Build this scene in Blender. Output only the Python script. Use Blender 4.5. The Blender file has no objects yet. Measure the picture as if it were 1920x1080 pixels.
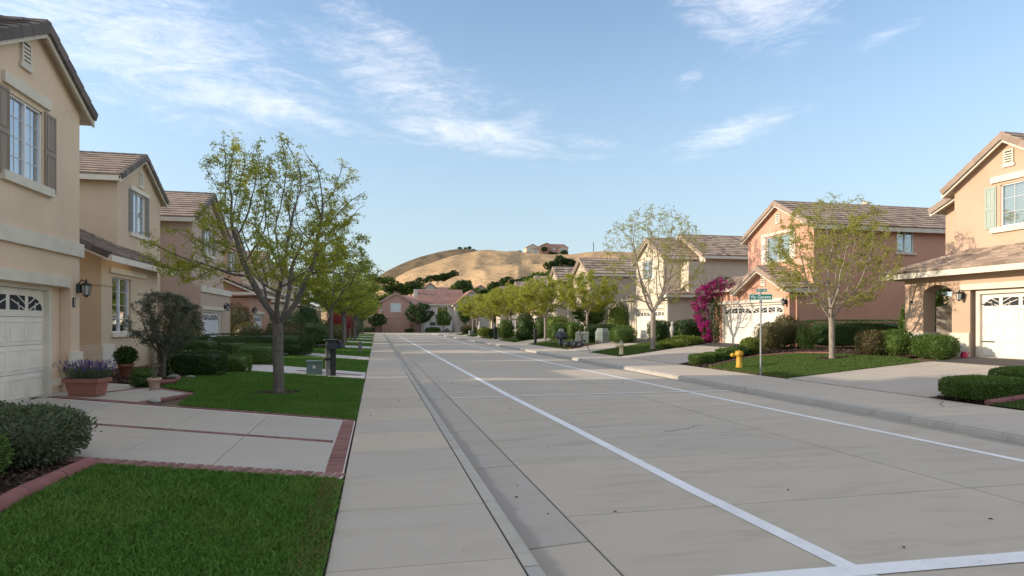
import bpy, bmesh, math, random
import numpy as np
from mathutils import Vector, Matrix, noise
R = math.radians
random.seed(7); rng = np.random.default_rng(7)
SC = bpy.context.scene; COL = SC.collection

# ------------------------------------------------------------------ camera, sky, sun, exposure
YAW = 12.45
cam_d = bpy.data.cameras.new('camera'); cam = bpy.data.objects.new('camera', cam_d); COL.objects.link(cam)
cam.location = (0, 0, 1.6); cam.rotation_euler = (R(90), 0, R(-YAW))
cam_d.sensor_width = 36; cam_d.lens = 1150/1920*36; cam_d.shift_y = 67/1920
cam_d.clip_start = .05; cam_d.clip_end = 6000
SC.camera = cam
SUN_EL, SUN_AZ = 17.0, 277.0       # azimuth clockwise from +Y (street direction); the sun stands low on the left
az, el = R(SUN_AZ), R(SUN_EL)
sdir = Vector((math.sin(az)*math.cos(el), math.cos(az)*math.cos(el), math.sin(el)))
sl = bpy.data.lights.new('sun', 'SUN'); sl.energy = 2.2; sl.angle = R(.6); sl.color = (1, .84, .66)
so = bpy.data.objects.new('sun', sl); COL.objects.link(so); so.rotation_euler = (-sdir).to_track_quat('-Z', 'Y').to_euler()
so.location = (-30, 0, 40)
SC.view_settings.view_transform = 'Standard'; SC.view_settings.look = 'None'
SC.view_settings.gamma = 1; SC.view_settings.exposure = 1.22
W = bpy.data.worlds.new('World'); SC.world = W; W.use_nodes = True

class NT:
    def __init__(s, nt): s.t = nt; s.n = nt.nodes; s.l = nt.links
    def new(s, typ, ins=None, **kw):
        nd = s.n.new(typ)
        for k, v in kw.items(): setattr(nd, k, v)
        if ins:
            for k, v in ins.items(): s.put(nd.inputs[k], v)
        return nd
    def put(s, sock, v):
        if isinstance(v, bpy.types.NodeSocket): s.l.new(v, sock)
        elif isinstance(v, (tuple, list)) and len(v) == 3 and sock.type == 'RGBA': sock.default_value = (*v, 1)
        else: sock.default_value = v
    def m(s, op, a, b=0., c=0., clamp=False):
        nd = s.new('ShaderNodeMath', {0: a, 1: b, 2: c}, operation=op, use_clamp=clamp); return nd.outputs[0]
    def mixc(s, f, a, b, mode='MIX'):
        nd = s.new('ShaderNodeMix', data_type='RGBA', blend_type=mode)
        s.put(nd.inputs[0], f); s.put(nd.inputs[6], a); s.put(nd.inputs[7], b); return nd.outputs[2]
    def ramp(s, f, a, b, lo=0., hi=1.):
        nd = s.new('ShaderNodeMapRange', {0: f, 1: a, 2: b, 3: lo, 4: hi}, interpolation_type='SMOOTHSTEP'); return nd.outputs[0]
    def noise(s, vec, scale, detail=4, rough=.55, dist=0.):
        nd = s.new('ShaderNodeTexNoise', {'Scale': scale, 'Detail': detail, 'Roughness': rough, 'Distortion': dist})
        if vec is not None: s.l.new(vec, nd.inputs['Vector'])
        return nd.outputs['Fac']
w = NT(W.node_tree); w.n.clear()
sky = w.new('ShaderNodeTexSky', sky_type='NISHITA', sun_disc=False)
sky.sun_elevation = el; sky.sun_rotation = az; sky.air_density = 1.0; sky.dust_density = .6; sky.ozone_density = 1.2; sky.altitude = 100
tc = w.new('ShaderNodeTexCoord')
sp = w.new('ShaderNodeSeparateXYZ', {0: tc.outputs['Generated']})
azn = w.m('MULTIPLY', w.m('ARCTAN2', sp.outputs[0], sp.outputs[1]), 57.2958)
eln = w.m('MULTIPLY', w.m('ARCSINE', sp.outputs[2]), 57.2958)
def skywisp(sx, sy, rot, seed, scale, dist):
    c = w.new('ShaderNodeCombineXYZ', {0: azn, 1: eln, 2: seed})
    mp = w.new('ShaderNodeMapping', {'Vector': c.outputs[0], 'Rotation': (0, 0, R(rot)), 'Scale': (sx, sy, 1)})
    return w.noise(mp.outputs[0], scale, 9, .62, dist)
# cirrus patches: azimuth, elevation, half length, half height, tilt (deg), strength
PATCH = [(-20, 22.0, 15, 5.2, -12, .82), (-12.5, 18.8, 12, 1.8, -7, .95), (-1, 25.5, 13, 1.6, -26, .75), (2, 21.6, 9, 3.0, -20, .75), (4.5, 20.2, 6, 1.2, 8, .7),
         (8, 17.2, 9, 1.7, -9, 1.0), (13.5, 18.2, 3, 1.0, 25, .6), (14, 16.2, 5, .8, -14, .6), (19.5, 16.5, 3.5, .7, -10, .55),
         (34.5, 27.5, 4.0, 5.4, 60, 1.1), (31.0, 25.0, 4.5, 1.6, -35, .7), (36.5, 24.6, 2.6, 1.4, 40, .7), (28.6, 21.0, 1.8, .8, 25, .55),
         (32.5, 16.4, 5.5, 1.2, 14, .9), (30, 15.0, 6, .9, 8, .4), (44, 22.0, 3.5, .8, 20, .38), (19, 15.2, 3.5, .5, -6, .4)]
mask = None
for a0, e0, rx, ry, tilt, st in PATCH:
    da = w.m('MULTIPLY', w.m('SUBTRACT', azn, a0), math.cos(R(e0))); de = w.m('SUBTRACT', eln, e0)
    ct, sn = math.cos(R(tilt)), math.sin(R(tilt))
    p = w.m('DIVIDE', w.m('ADD', w.m('MULTIPLY', da, ct), w.m('MULTIPLY', de, sn)), rx)
    q = w.m('DIVIDE', w.m('SUBTRACT', w.m('MULTIPLY', de, ct), w.m('MULTIPLY', da, sn)), ry)
    g = w.m('MULTIPLY', w.m('POWER', 2.718, w.m('MULTIPLY', w.m('ADD', w.m('MULTIPLY', p, p), w.m('MULTIPLY', q, q)), -1.)), st)
    mask = g if mask is None else w.m('MAXIMUM', mask, g)
# a denser, more even veil added over the unseen sky as neutral fill light
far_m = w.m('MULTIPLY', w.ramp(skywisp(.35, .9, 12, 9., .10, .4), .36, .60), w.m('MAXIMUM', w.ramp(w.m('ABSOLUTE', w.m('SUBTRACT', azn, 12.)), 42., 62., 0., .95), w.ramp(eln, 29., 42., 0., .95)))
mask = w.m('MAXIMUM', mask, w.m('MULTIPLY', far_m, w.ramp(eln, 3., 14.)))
n1 = skywisp(.28, 1.0, 14, 1.3, .55, 1.4); n2 = skywisp(.5, 1.5, -20, 4.1, 1.5, 1.0)
nn = w.m('ADD', w.m('MULTIPLY', n1, .68), w.m('MULTIPLY', n2, .32))
dens = w.m('ADD', mask, w.m('MULTIPLY', w.m('SUBTRACT', nn, .5), 2.3))
dens = w.m('MULTIPLY', w.ramp(dens, .12, 1.55), w.ramp(mask, .04, .35))
veil = w.m('MULTIPLY', dens, w.ramp(w.m('MAXIMUM', w.m('ABSOLUTE', w.m('SUBTRACT', azn, 12.)), w.m('ADD', eln, 12.)), 40., 62., .35, .88))  # cloud cover thickens out of view to add fill light
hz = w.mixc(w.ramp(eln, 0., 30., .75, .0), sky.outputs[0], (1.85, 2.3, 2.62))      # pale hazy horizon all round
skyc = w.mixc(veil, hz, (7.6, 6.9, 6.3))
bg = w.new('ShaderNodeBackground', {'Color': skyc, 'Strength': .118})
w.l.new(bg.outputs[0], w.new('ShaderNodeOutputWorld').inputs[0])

# ------------------------------------------------------------------ helpers
def zt(x):
    if x >= 18: return .55
    if x > 11.6: return .55*(x-11.6)/6.4
    if x < -6.4: return .15
    if x < -.33: return .15*(-.33-x)/6.07
    return 0.
def tag(o, label=None, cat=None, group=None, kind=None):
    if label: o['label'] = label
    if cat: o['category'] = cat
    if group: o['group'] = group
    if kind: o['kind'] = kind
    return o
def empty(name, loc=(0, 0, 0), rz=0., label=None, cat=None, group=None):
    o = bpy.data.objects.new(name, None); o.empty_display_size = .2; COL.objects.link(o)
    o.location = loc; o.rotation_euler = (0, 0, rz); tag(o, label, cat, group); return o
class MB:
    def __init__(s): s.v = []; s.f = []; s.r = []; s.sm = []
    def add(s, vs, fs, r=None, smooth=False):
        b = len(s.v); s.v += [tuple(v) for v in vs]
        for f in fs: s.f.append([b+i for i in f]); s.r.append(random.random() if r is None else r); s.sm.append(smooth)
        return s
    def box(s, x0, x1, y0, y1, z0, z1, r=None):
        return s.add([(x0,y0,z0),(x1,y0,z0),(x1,y1,z0),(x0,y1,z0),(x0,y0,z1),(x1,y0,z1),(x1,y1,z1),(x0,y1,z1)],
                     [(0,3,2,1),(4,5,6,7),(0,1,5,4),(1,2,6,5),(2,3,7,6),(3,0,4,7)], .5 if r is None else r)
    def bbox(s, x0, x1, y0, y1, z0, z1, b=.01):
        # box with chamfered edges all round
        bm = bmesh.new(); bmesh.ops.create_cube(bm, size=1)
        for v in bm.verts: v.co = Vector(((x0+x1)/2+v.co.x*(x1-x0), (y0+y1)/2+v.co.y*(y1-y0), (z0+z1)/2+v.co.z*(z1-z0)))
        bmesh.ops.bevel(bm, geom=bm.edges[:], offset=b, segments=1, affect='EDGES')
        s.bm(bm); return s
    def bm(s, bm, smooth=False):
        bm.verts.index_update(); s.add([v.co[:] for v in bm.verts], [[v.index for v in f.verts] for f in bm.faces], .5, smooth); bm.free()
    def prism(s, poly, z0, z1):
        n = len(poly); vs = [(p[0], p[1], z0) for p in poly]+[(p[0], p[1], z1) for p in poly]
        return s.add(vs, [tuple(range(n))[::-1], tuple(range(n, 2*n))]+[(i, (i+1) % n, n+(i+1) % n, n+i) for i in range(n)], .5)
    def bar(s, a, b, w_, h_, up=(0, 0, 1)):
        a, b = Vector(a), Vector(b); d = (b-a).normalized(); u = Vector(up)
        sd = d.cross(u).normalized(); u2 = sd.cross(d)
        vs = [p+sd*(i*w_/2)+u2*(j*h_/2) for p in (a, b) for i, j in ((-1,-1),(1,-1),(1,1),(-1,1))]
        return s.add(vs, [(0,1,2,3),(7,6,5,4),(0,4,5,1),(1,5,6,2),(2,6,7,3),(3,7,4,0)], .5)
    def tube(s, pts, rad, n=10, cap=True, smooth=True):
        pts = [Vector(p) for p in pts]
        if not hasattr(rad, '__len__'): rad = [rad]*len(pts)
        vs = []; ref = None
        for i, p in enumerate(pts):
            d = (pts[min(i+1, len(pts)-1)]-pts[max(i-1, 0)]).normalized()
            if ref is None: ref = Vector((1, 0, 0)) if abs(d.x) < .9 else Vector((0, 1, 0))
            a = d.cross(ref).normalized(); b = a.cross(d)
            for k in range(n): t = 2*math.pi*k/n; vs.append(p+(a*math.cos(t)-b*math.sin(t))*rad[i])
        fs = [(i*n+k, i*n+(k+1) % n, (i+1)*n+(k+1) % n, (i+1)*n+k) for i in range(len(pts)-1) for k in range(n)]
        s.add(vs, fs, .5, smooth)
        if cap: m = len(pts)-1; s.add([vs[k] for k in range(n)], [tuple(range(n))[::-1]], .5); s.add([vs[m*n+k] for k in range(n)], [tuple(range(n))], .5)
        return s
    def lathe(s, prof, c=(0, 0, 0), n=20, smooth=True):
        c = Vector(c); vs = [(c.x+r*math.cos(2*math.pi*k/n), c.y+r*math.sin(2*math.pi*k/n), c.z+z) for r, z in prof for k in range(n)]
        m = len(prof); fs = [(i*n+k, i*n+(k+1) % n, (i+1)*n+(k+1) % n, (i+1)*n+k) for i in range(m-1) for k in range(n)]
        s.add(vs, fs, .5, smooth)
        s.add(vs[:n], [tuple(range(n))[::-1]], .5); s.add(vs[-n:], [tuple(range(n))], .5)
        return s
    def mesh(s, name, mat):
        me = bpy.data.meshes.new(name); me.from_pydata(s.v, [], s.f)
        at = me.attributes.new('rnd', 'FLOAT', 'FACE'); at.data.foreach_set('value', s.r)
        if any(s.sm): me.polygons.foreach_set('use_smooth', s.sm)
        me.materials.append(mat); me.update(); return me
    def build(s, name, mat, parent=None, loc=None, kind=None, rz=0):
        o = bpy.data.objects.new(name, s.mesh(name, mat)); COL.objects.link(o); o.parent = parent
        if loc is not None: o.location = loc
        if rz: o.rotation_euler.z = rz
        if kind: o['kind'] = kind
        return o
def link_mesh(name, me, parent=None, mat=None, loc=None):
    o = bpy.data.objects.new(name, me); COL.objects.link(o); o.parent = parent
    if mat is not None: o.matrix_local = mat
    if loc is not None: o.location = loc
    return o
def np_mesh(name, V, F, mat, rnd=None, smooth=False):
    """V (n,3), F (m,k) numpy arrays -> mesh"""
    me = bpy.data.meshes.new(name); n, (m, k) = len(V), F.shape
    me.vertices.add(n); me.vertices.foreach_set('co', V.astype(np.float32).ravel())
    me.loops.add(m*k); me.loops.foreach_set('vertex_index', F.astype(np.int32).ravel())
    me.polygons.add(m); me.polygons.foreach_set('loop_start', np.arange(0, m*k, k, dtype=np.int32))
    if smooth: me.polygons.foreach_set('use_smooth', np.ones(m, bool))
    me.update(calc_edges=True)
    if rnd is not None:
        at = me.attributes.new('rnd', 'FLOAT', 'FACE'); at.data.foreach_set('value', rnd.astype(np.float32))
    me.materials.append(mat); return me
def clear_copy(root):
    def cp(o, par):
        c = o.copy(); COL.objects.link(c); c.parent = par
        for ch in o.children: cp(ch, c)
        return c
    return cp(root, None)

# ------------------------------------------------------------------ materials
def mat(name): 
    m = bpy.data.materials.new(name); m.use_nodes = True; t = NT(m.node_tree); t.n.clear()
    out = t.new('ShaderNodeOutputMaterial'); return m, t, out
def pr(t, out, col, rough=.8, bump=None, bs=.3, bd=.01, **kw):
    p = t.new('ShaderNodeBsdfPrincipled', {'Base Color': col, 'Roughness': rough})
    for k, v in kw.items(): t.put(p.inputs[k.replace('_', ' ')], v)
    if bump is not None:
        b = t.new('ShaderNodeBump', {'Strength': bs, 'Distance': bd, 'Height': bump}); t.l.new(b.outputs[0], p.inputs['Normal'])
    t.l.new(p.outputs[0], out.inputs[0]); return p
def mul(c, k): return tuple(min(1, x*k) for x in c)
def geo(t): return t.new('ShaderNodeNewGeometry').outputs['Position']
def stucco(name, c):
    m, t, o = mat(name); P = geo(t)
    st = t.new('ShaderNodeMapping', {'Vector': P, 'Scale': (1.2, 1.2, .25)}).outputs[0]
    col = t.mixc(t.ramp(t.noise(P, .8, 5), .35, .7), mul(c, .93), mul(c, 1.05))
    col = t.mixc(t.m('MULTIPLY', t.ramp(t.noise(st, 2.2, 5, .6), .55, .75), .22), col, mul(c, .78))
    col = t.mixc(t.m('MULTIPLY', t.noise(P, 34, 4, .7), .5), col, mul(c, .74))
    h = t.m('ADD', t.noise(P, 42, 4, .7), t.m('MULTIPLY', t.noise(P, 14, 3), .8))
    pr(t, o, col, .92, h, .55, .012); return m
def plain(name, c, rough=.6, var=.08, metal=0., scale=3.):
    m, t, o = mat(name); P = geo(t)
    col = t.mixc(t.noise(P, scale, 5), mul(c, 1-var*1.5), mul(c, 1+var))
    pr(t, o, col, rough, t.noise(P, 60, 2), .12, .004, Metallic=metal); return m
def paint(name, c):
    m, t, o = mat(name); P = geo(t)
    col = t.mixc(t.ramp(t.noise(P, 2.4, 6), .3, .8), mul(c, 1.03), mul(c, .88))
    col = t.mixc(t.m('MULTIPLY', t.ramp(t.noise(P, 9, 6, .7), .58, .75), .25), col, mul(c, .6))
    pr(t, o, col, .7, t.noise(P, 30, 4), .2, .006); return m
def roadpaint(name, c, under):
    m, t, o = mat(name); P = geo(t)
    col = t.mixc(t.ramp(t.noise(P, 3, 6), .3, .8), c, mul(c, .86))
    wear = t.m('MAXIMUM', t.m('MULTIPLY', t.ramp(t.noise(P, 16, 9, .8), .56, .64), t.ramp(t.noise(P, .9, 4), .42, .62)), t.m('MULTIPLY', t.ramp(t.noise(P, 110, 4, .8), .56, .66), .55))
    col = t.mixc(wear, col, under)
    pr(t, o, col, .7, t.noise(P, 90, 4, .8), .25, .006); return m
def rnd_pair(t):
    a = t.new('ShaderNodeAttribute', attribute_name='rnd').outputs['Fac']
    b = t.new('ShaderNodeObjectInfo').outputs['Random']
    return t.m('FRACT', t.m('ADD', a, t.m('MULTIPLY', b, 7.31)))
def tilemat(name, cols):
    m, t, o = mat(name); P = geo(t); r = rnd_pair(t)
    cr = t.new('ShaderNodeValToRGB', {0: r}); e = cr.color_ramp.elements; cr.color_ramp.interpolation = 'LINEAR'
    e[0].color = (*cols[0], 1); e[1].color = (*cols[-1], 1)
    for i, c in enumerate(cols[1:-1]): x = e.new((i+1)/(len(cols)-1)); x.color = (*c, 1)
    col = t.mixc(t.m('MULTIPLY', t.ramp(t.noise(P, 5, 6, .7), .45, .75), .45), cr.outputs[0], mul(cols[0], .6))
    pr(t, o, col, .9, t.noise(P, 30, 5, .7), .5, .012); return m
def concrete(name, c, stain=.25, piece=True, gut=None):
    m, t, o = mat(name); P = geo(t)
    col = t.mixc(t.ramp(t.noise(P, .45, 8, .65, .8), .3, .7), mul(c, .86), mul(c, 1.08))
    if piece:
        r = rnd_pair(t)
        col = t.mixc(.7, col, t.mixc(r, (c[0]*.84, c[1]*.87, c[2]*.92), (c[0]*1.12, c[1]*1.08, c[2]*1.0)))
    st = t.new('ShaderNodeMapping', {'Vector': P, 'Scale': (.5, 2.0, 1)}).outputs[0]
    col = t.mixc(t.m('MULTIPLY', t.ramp(t.noise(st, 1.6, 8, .7, .4), .46, .72), stain*2.0), col, mul((c[0], c[1]*.95, c[2]*.86), .66))
    col = t.mixc(t.m('MULTIPLY', t.ramp(t.noise(P, 6, 8, .75), .60, .80), stain*1.4), col, mul(c, .62))
    sp_ = t.new('ShaderNodeTexVoronoi', {'Vector': P, 'Scale': 5.5, 'Randomness': 1.})
    spot = t.m('MULTIPLY', t.ramp(sp_.outputs['Distance'], .035, .06, 1, 0), t.ramp(t.noise(P, 1.3, 2), .56, .6))
    col = t.mixc(t.m('MULTIPLY', spot, .65), col, (.06, .055, .05))
    col = t.mixc(t.m('MULTIPLY', t.noise(P, 70, 6, .85), .42), col, mul(c, .55))
    if gut:                                       # damp dirt line along the foot of the kerb, with an edge of its own
        x0, wd, sg = gut
        sx = t.new('ShaderNodeSeparateXYZ', {0: P}).outputs[0]
        e = t.m('ADD', t.m('MULTIPLY', t.m('SUBTRACT', sx, x0), sg), t.m('MULTIPLY', t.m('SUBTRACT', t.noise(st, 1.1, 7, .65, .3), .5), wd*1.1))
        col = t.mixc(t.m('MULTIPLY', t.ramp(e, wd*.55, wd*.95, 1, 0), .45), col, (.17, .155, .135))
    cr = t.new('ShaderNodeTexVoronoi', {'Vector': t.mixc(.14, P, t.new('ShaderNodeTexNoise', {'Vector': P, 'Scale': 2.2, 'Detail': 6.}).outputs['Color']), 'Scale': .33}, feature='DISTANCE_TO_EDGE')
    ck = t.m('MULTIPLY', t.ramp(cr.outputs[0], .0012, .0035, 1, 0), t.ramp(t.noise(P, .33, 2), .56, .6))
    col = t.mixc(t.m('MULTIPLY', ck, .6), col, (.05, .048, .045))
    h = t.m('SUBTRACT', t.m('ADD', t.noise(P, 90, 4, .8), t.m('MULTIPLY', t.noise(P, 7, 4), 1.2)), t.m('MULTIPLY', ck, 2))
    pr(t, o, col, .88, h, .28, .006); return m
def leafmat(name, ca, cb, cc=None, rough=.5, trans=.35):
    m, t, o = mat(name); r = rnd_pair(t); P = geo(t)
    col = t.mixc(r, ca, cb)
    if cc: col = t.mixc(t.ramp(t.noise(P, 1.1, 3), .45, .65), col, t.mixc(r, cc, cb))
    p = t.new('ShaderNodeBsdfPrincipled', {'Base Color': col, 'Roughness': rough}); p.inputs['Specular IOR Level'].default_value = .35
    tr = t.new('ShaderNodeBsdfTranslucent', {'Color': t.mixc(.5, col, (min(1, cb[0]*1.4), min(1, cb[1]*1.3), cb[2]*.6))})
    mx = t.new('ShaderNodeMixShader', {0: trans, 1: p.outputs[0], 2: tr.outputs[0]}); t.l.new(mx.outputs[0], o.inputs[0]); return m
def barkmat(name, c):
    m, t, o = mat(name); P = geo(t)
    mp = t.new('ShaderNodeMapping', {'Vector': P, 'Scale': (1, 1, .22)}).outputs[0]
    n = t.noise(mp, 38, 7, .7); col = t.mixc(t.ramp(n, .35, .65), mul(c, .6), mul(c, 1.15))
    col = t.mixc(t.m('MULTIPLY', t.ramp(t.noise(P, 5, 4), .5, .7), .4), col, mul((c[0]*.9, c[1], c[2]*.9), 1.3))
    pr(t, o, col, .95, n, .8, .02); return m
def glassmat(name, tint, fac=.35):
    m, t, o = mat(name)
    g = t.new('ShaderNodeBsdfGlossy', {'Color': (.92, .95, 1), 'Roughness': .02}); d = t.new('ShaderNodeBsdfTransparent', {'Color': tint})
    lw = t.new('ShaderNodeLayerWeight', {'Blend': .35})
    f = t.m('ADD', t.m('MULTIPLY', lw.outputs['Facing'], .5), fac, clamp=True)
    mx = t.new('ShaderNodeMixShader', {0: f, 1: d.outputs[0], 2: g.outputs[0]}); t.l.new(mx.outputs[0], o.inputs[0]); return m
def groundmat(name, ca, cb, scale=1., bump=.5, fine=40):
    m, t, o = mat(name); P = geo(t)
    col = t.mixc(t.ramp(t.noise(P, scale, 7, .65), .3, .7), ca, cb)
    col = t.mixc(t.m('MULTIPLY', t.noise(P, fine, 4, .8), .6), col, mul(ca, .5))
    pr(t, o, col, 1., t.noise(P, fine, 5, .8), bump, .03, Specular_IOR_Level=.1); return m
M = {}
M['tan'] = stucco('tan stucco', (.78, .60, .425)); M['peach'] = stucco('peach stucco', (.58, .41, .29)); M['salmon'] = stucco('salmon stucco', (.66, .365, .255))
M['cream'] = stucco('cream stucco', (.64, .55, .43)); M['beige'] = stucco('beige stucco', (.50, .405, .30)); M['pinkish'] = stucco('pinkish stucco', (.56, .42, .34))
M['terra'] = stucco('terracotta stucco', (.52, .30, .21)); M['yellow'] = stucco('yellow stucco', (.62, .49, .34)); M['white_st'] = stucco('white stucco', (.62, .57, .50))
M['rose'] = stucco('rose stucco', (.48, .29, .235))
M['trim'] = paint('cream trim paint', (.68, .62, .51)); M['white'] = paint('white paint', (.76, .70, .61)); M['door'] = paint('garage door paint', (.80, .75, .65))
M['doorw'] = paint('white garage door paint', (.74, .76, .78))
M['vinyl'] = plain('white vinyl', (.78, .78, .76), .4, .03)
M['shut_br'] = plain('brown shutter paint', (.29, .225, .175), .6); M['shut_gn'] = plain('sage shutter paint', (.36, .43, .36), .6)
M['shut_gy'] = plain('grey shutter paint', (.22, .215, .205), .6); M['shut_wh'] = plain('white shutter paint', (.72, .66, .58), .6)
M['glass'] = glassmat('window glass', (.6, .7, .75), .30); M['glass_lo'] = glassmat('clear window glass', (.85, .9, .9), .14)
M['inside'] = plain('painted interior shade', (.03, .035, .04), .9); M['curtain'] = plain('net curtain', (.36, .38, .34), .9); M['blind'] = plain('blind slat', (.66, .64, .56), .6)  # first colour is painted-in shade of the unlit interior behind openings
M['iron'] = plain('black iron', (.02, .02, .022), .45); M['lampglass'] = plain('frosted lamp glass', (.45, .46, .44), .2)
M['tile_r'] = tilemat('brown roof tile', [(.22, .16, .125), (.36, .27, .20), (.48, .37, .28), (.40, .30, .235)])
M['tile_l'] = tilemat('brown clay roof tile', [(.27, .20, .155), (.43, .32, .245), (.35, .26, .205)])
M['tile_dk'] = tilemat('grey brown roof tile', [(.10, .083, .075), (.15, .125, .11), (.19, .155, .14)])
M['tile_rd'] = tilemat('red roof tile', [(.29, .16, .13), (.39, .225, .185), (.33, .19, .16)])
M['tile_br'] = tilemat('mid brown roof tile', [(.19, .145, .12), (.27, .21, .17), (.33, .26, .21)])
M['tile_rk'] = tilemat('tan rake tile', [(.28, .21, .165), (.36, .27, .21), (.32, .25, .2)])
M['conc'] = concrete('road concrete', (.505, .445, .36), .30); M['walk'] = concrete('pavement concrete', (.53, .465, .375), .18)
M['gut'] = concrete('gutter concrete', (.495, .44, .365), .25, True, (1.10, .20, 1)); M['gutr'] = concrete('right gutter concrete', (.48, .43, .355), .45, True, (9.06, .4, -1))
M['curb'] = concrete('kerb concrete', (.47, .44, .385), .35); M['drive'] = concrete('driveway concrete', (.50, .455, .385), .14); M['driver'] = concrete('right driveway concrete', (.48, .425, .36), .25)
M['drivew'] = concrete('pale driveway concrete', (.60, .56, .51), .12)
M['joint'] = plain('joint filler', (.055, .05, .046), .95, .3)
M['line'] = roadpaint('road paint', (.80, .80, .79), (.50, .46, .40))
M['brick'] = tilemat('red paver brick', [(.17, .075, .065), (.23, .105, .09), (.27, .14, .12)]); M['mortar'] = plain('pale mortar', (.60, .53, .48), .95, .2)
M['redcurb'] = plain('red edging concrete', (.24, .095, .085), .85, .25, 0, 6)
M['mulch'] = groundmat('bark mulch', (.045, .028, .02), (.10, .062, .042), 6, .9, 30); M['chip'] = tilemat('bark chip', [(.04, .024, .017), (.12, .075, .05), (.07, .045, .03)])
M['soil'] = groundmat('dry soil', (.17, .13, .09), (.24, .19, .13), .05, .4, 8); M['turf'] = groundmat('turf base', (.025, .06, .012), (.045, .095, .02), 1.5, .8, 45)
M['turfr'] = groundmat('turf base right', (.035, .062, .014), (.055, .085, .02), 1.5, .8, 45)
M['grass'] = leafmat('grass blade', (.055, .15, .02), (.14, .28, .05), (.14, .22, .04), .5, .3); M['grassdry'] = leafmat('dry grass blade', (.16, .13, .05), (.25, .20, .09), None, .7, .3)
M['grassr'] = leafmat('right lawn grass blade', (.06, .12, .02), (.125, .19, .045), None, .5, .3)  # duller green blades for the right-hand lawns
M['hedge'] = leafmat('dark hedge leaf', (.022, .052, .011), (.06, .108, .023), None, .45, .2); M['hedgem'] = leafmat('mid hedge leaf', (.055, .11, .02), (.13, .20, .04), None, .45, .25)
M['hedgel'] = leafmat('light bush leaf', (.10, .15, .02), (.20, .26, .05), None, .45, .3); M['sage'] = leafmat('grey green leaf', (.065, .09, .05), (.15, .175, .10), (.085, .12, .045), .55, .2)
M['olive'] = leafmat('olive leaf', (.085, .105, .07), (.20, .225, .16), None, .5, .2); M['redleaf'] = leafmat('reddish bush leaf', (.09, .065, .03), (.15, .14, .055), (.05, .085, .022), .5, .25)
M['leafy'] = leafmat('spring leaf', (.20, .27, .035), (.44, .44, .06), (.15, .26, .04), .5, .5); M['leafyg'] = leafmat('fresh green leaf', (.15, .21, .028), (.31, .36, .055), None, .5, .45)
M['leafy2'] = leafmat('yellow green leaf', (.21, .25, .04), (.40, .41, .07), (.17, .23, .035), .5, .45); M['leafr'] = leafmat('pale spring leaf', (.22, .25, .05), (.38, .38, .075), None, .5, .45); M['leafd'] = leafmat('deep green leaf', (.02, .055, .012), (.05, .105, .02), None, .5, .3)
M['leafb'] = leafmat('bright green crown leaf', (.06, .12, .018), (.14, .22, .035), None, .5, .4)
M['bougl'] = leafmat('bougainvillea leaf', (.02, .05, .01), (.06, .10, .02), None, .5, .25); M['boug'] = leafmat('magenta bract', (.32, .006, .16), (.55, .02, .30), None, .6, .35)
M['lav'] = leafmat('lavender flower', (.08, .045, .22), (.16, .10, .36), None, .8, .2); M['lavs'] = leafmat('lavender stem', (.06, .09, .045), (.13, .17, .09), None, .7, .2)
M['redmaple'] = leafmat('red maple leaf', (.16, .015, .02), (.28, .03, .035), None, .5, .3)
M['bark'] = barkmat('grey bark', (.145, .125, .11)); M['barkp'] = barkmat('pale bark', (.32, .27, .22)); M['twig'] = barkmat('twig bark', (.13, .10, .075)); M['barkw'] = barkmat('white bark', (.48, .45, .4))
M['terrac'] = plain('terracotta pot', (.30, .12, .085), .8, .2, 0, 5); M['palepot'] = plain('pale clay pot', (.48, .34, .27), .85, .15, 0, 8)
M['green_box'] = plain('green utility paint', (.16, .235, .20), .55, .08); M['grey_box'] = plain('grey green utility paint', (.20, .235, .205), .6, .1)
M['black'] = plain('black plastic', (.016, .016, .018), .5); M['bluegrey'] = plain('dark blue cover', (.035, .04, .055), .7); M['post'] = plain('weathered grey post', (.20, .19, .175), .8, .15)
M['galv'] = plain('galvanised steel', (.33, .34, .34), .45, .1, .5); M['signg'] = plain('green sign face', (.0, .19, .125), .4, .04); M['signw'] = plain('white sign lettering', (.72, .78, .74), .5, .02)
M['yellowh'] = plain('yellow hydrant paint', (.58, .34, .03), .6, .22, 0, 14); M['paleh'] = plain('cream hydrant paint', (.62, .54, .30), .5, .1, 0, 8)
M['stone'] = plain('pale stone', (.42, .40, .37), .9, .15, 0, 8); M['rock'] = plain('grey rock', (.28, .26, .24), .95, .25, 0, 8)
M['fence'] = plain('pale board fence', (.56, .50, .42), .85, .12); M['vanw'] = plain('white van paint', (.66, .67, .68), .3, .02); M['rub'] = plain('tyre rubber', (.02, .02, .02), .8); M['carglass'] = plain('dark car glass', (.02, .025, .03), .1, .02)
M['flower'] = leafmat('white flower', (.6, .58, .55), (.75, .72, .7), None, .6, .2); M['pinkfl'] = leafmat('pink flower', (.6, .12, .2), (.7, .25, .3), None, .6, .2)
M['metalred'] = plain('red watering can', (.35, .01, .06), .5)

# ------------------------------------------------------------------ ground and street
def yz(y): return y
xs = [-3000, -60, -6.4, -.337, -.333, 11.68, 11.70, 18, 60, 3000]
zs = [.10, .10, .10, -.04, -.30, -.30, -.03, .50, .50, .50]
ys = [-60, 104.2, 104.3, 116, 116.1, 3500]
g = MB(); vs = []
for yi, y in enumerate(ys):
    for x, z in zip(xs, zs):
        zz = z if yi <= 1 else (-.3 if 2 <= yi <= 3 else -.02)
        vs.append((x, y, zz))
n = len(xs)
g.add(vs, [(j*n+i, j*n+i+1, (j+1)*n+i+1, (j+1)*n+i) for j in range(len(ys)-1) for i in range(n-1)], .5)
g.build('ground', M['soil'], kind='structure')

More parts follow.
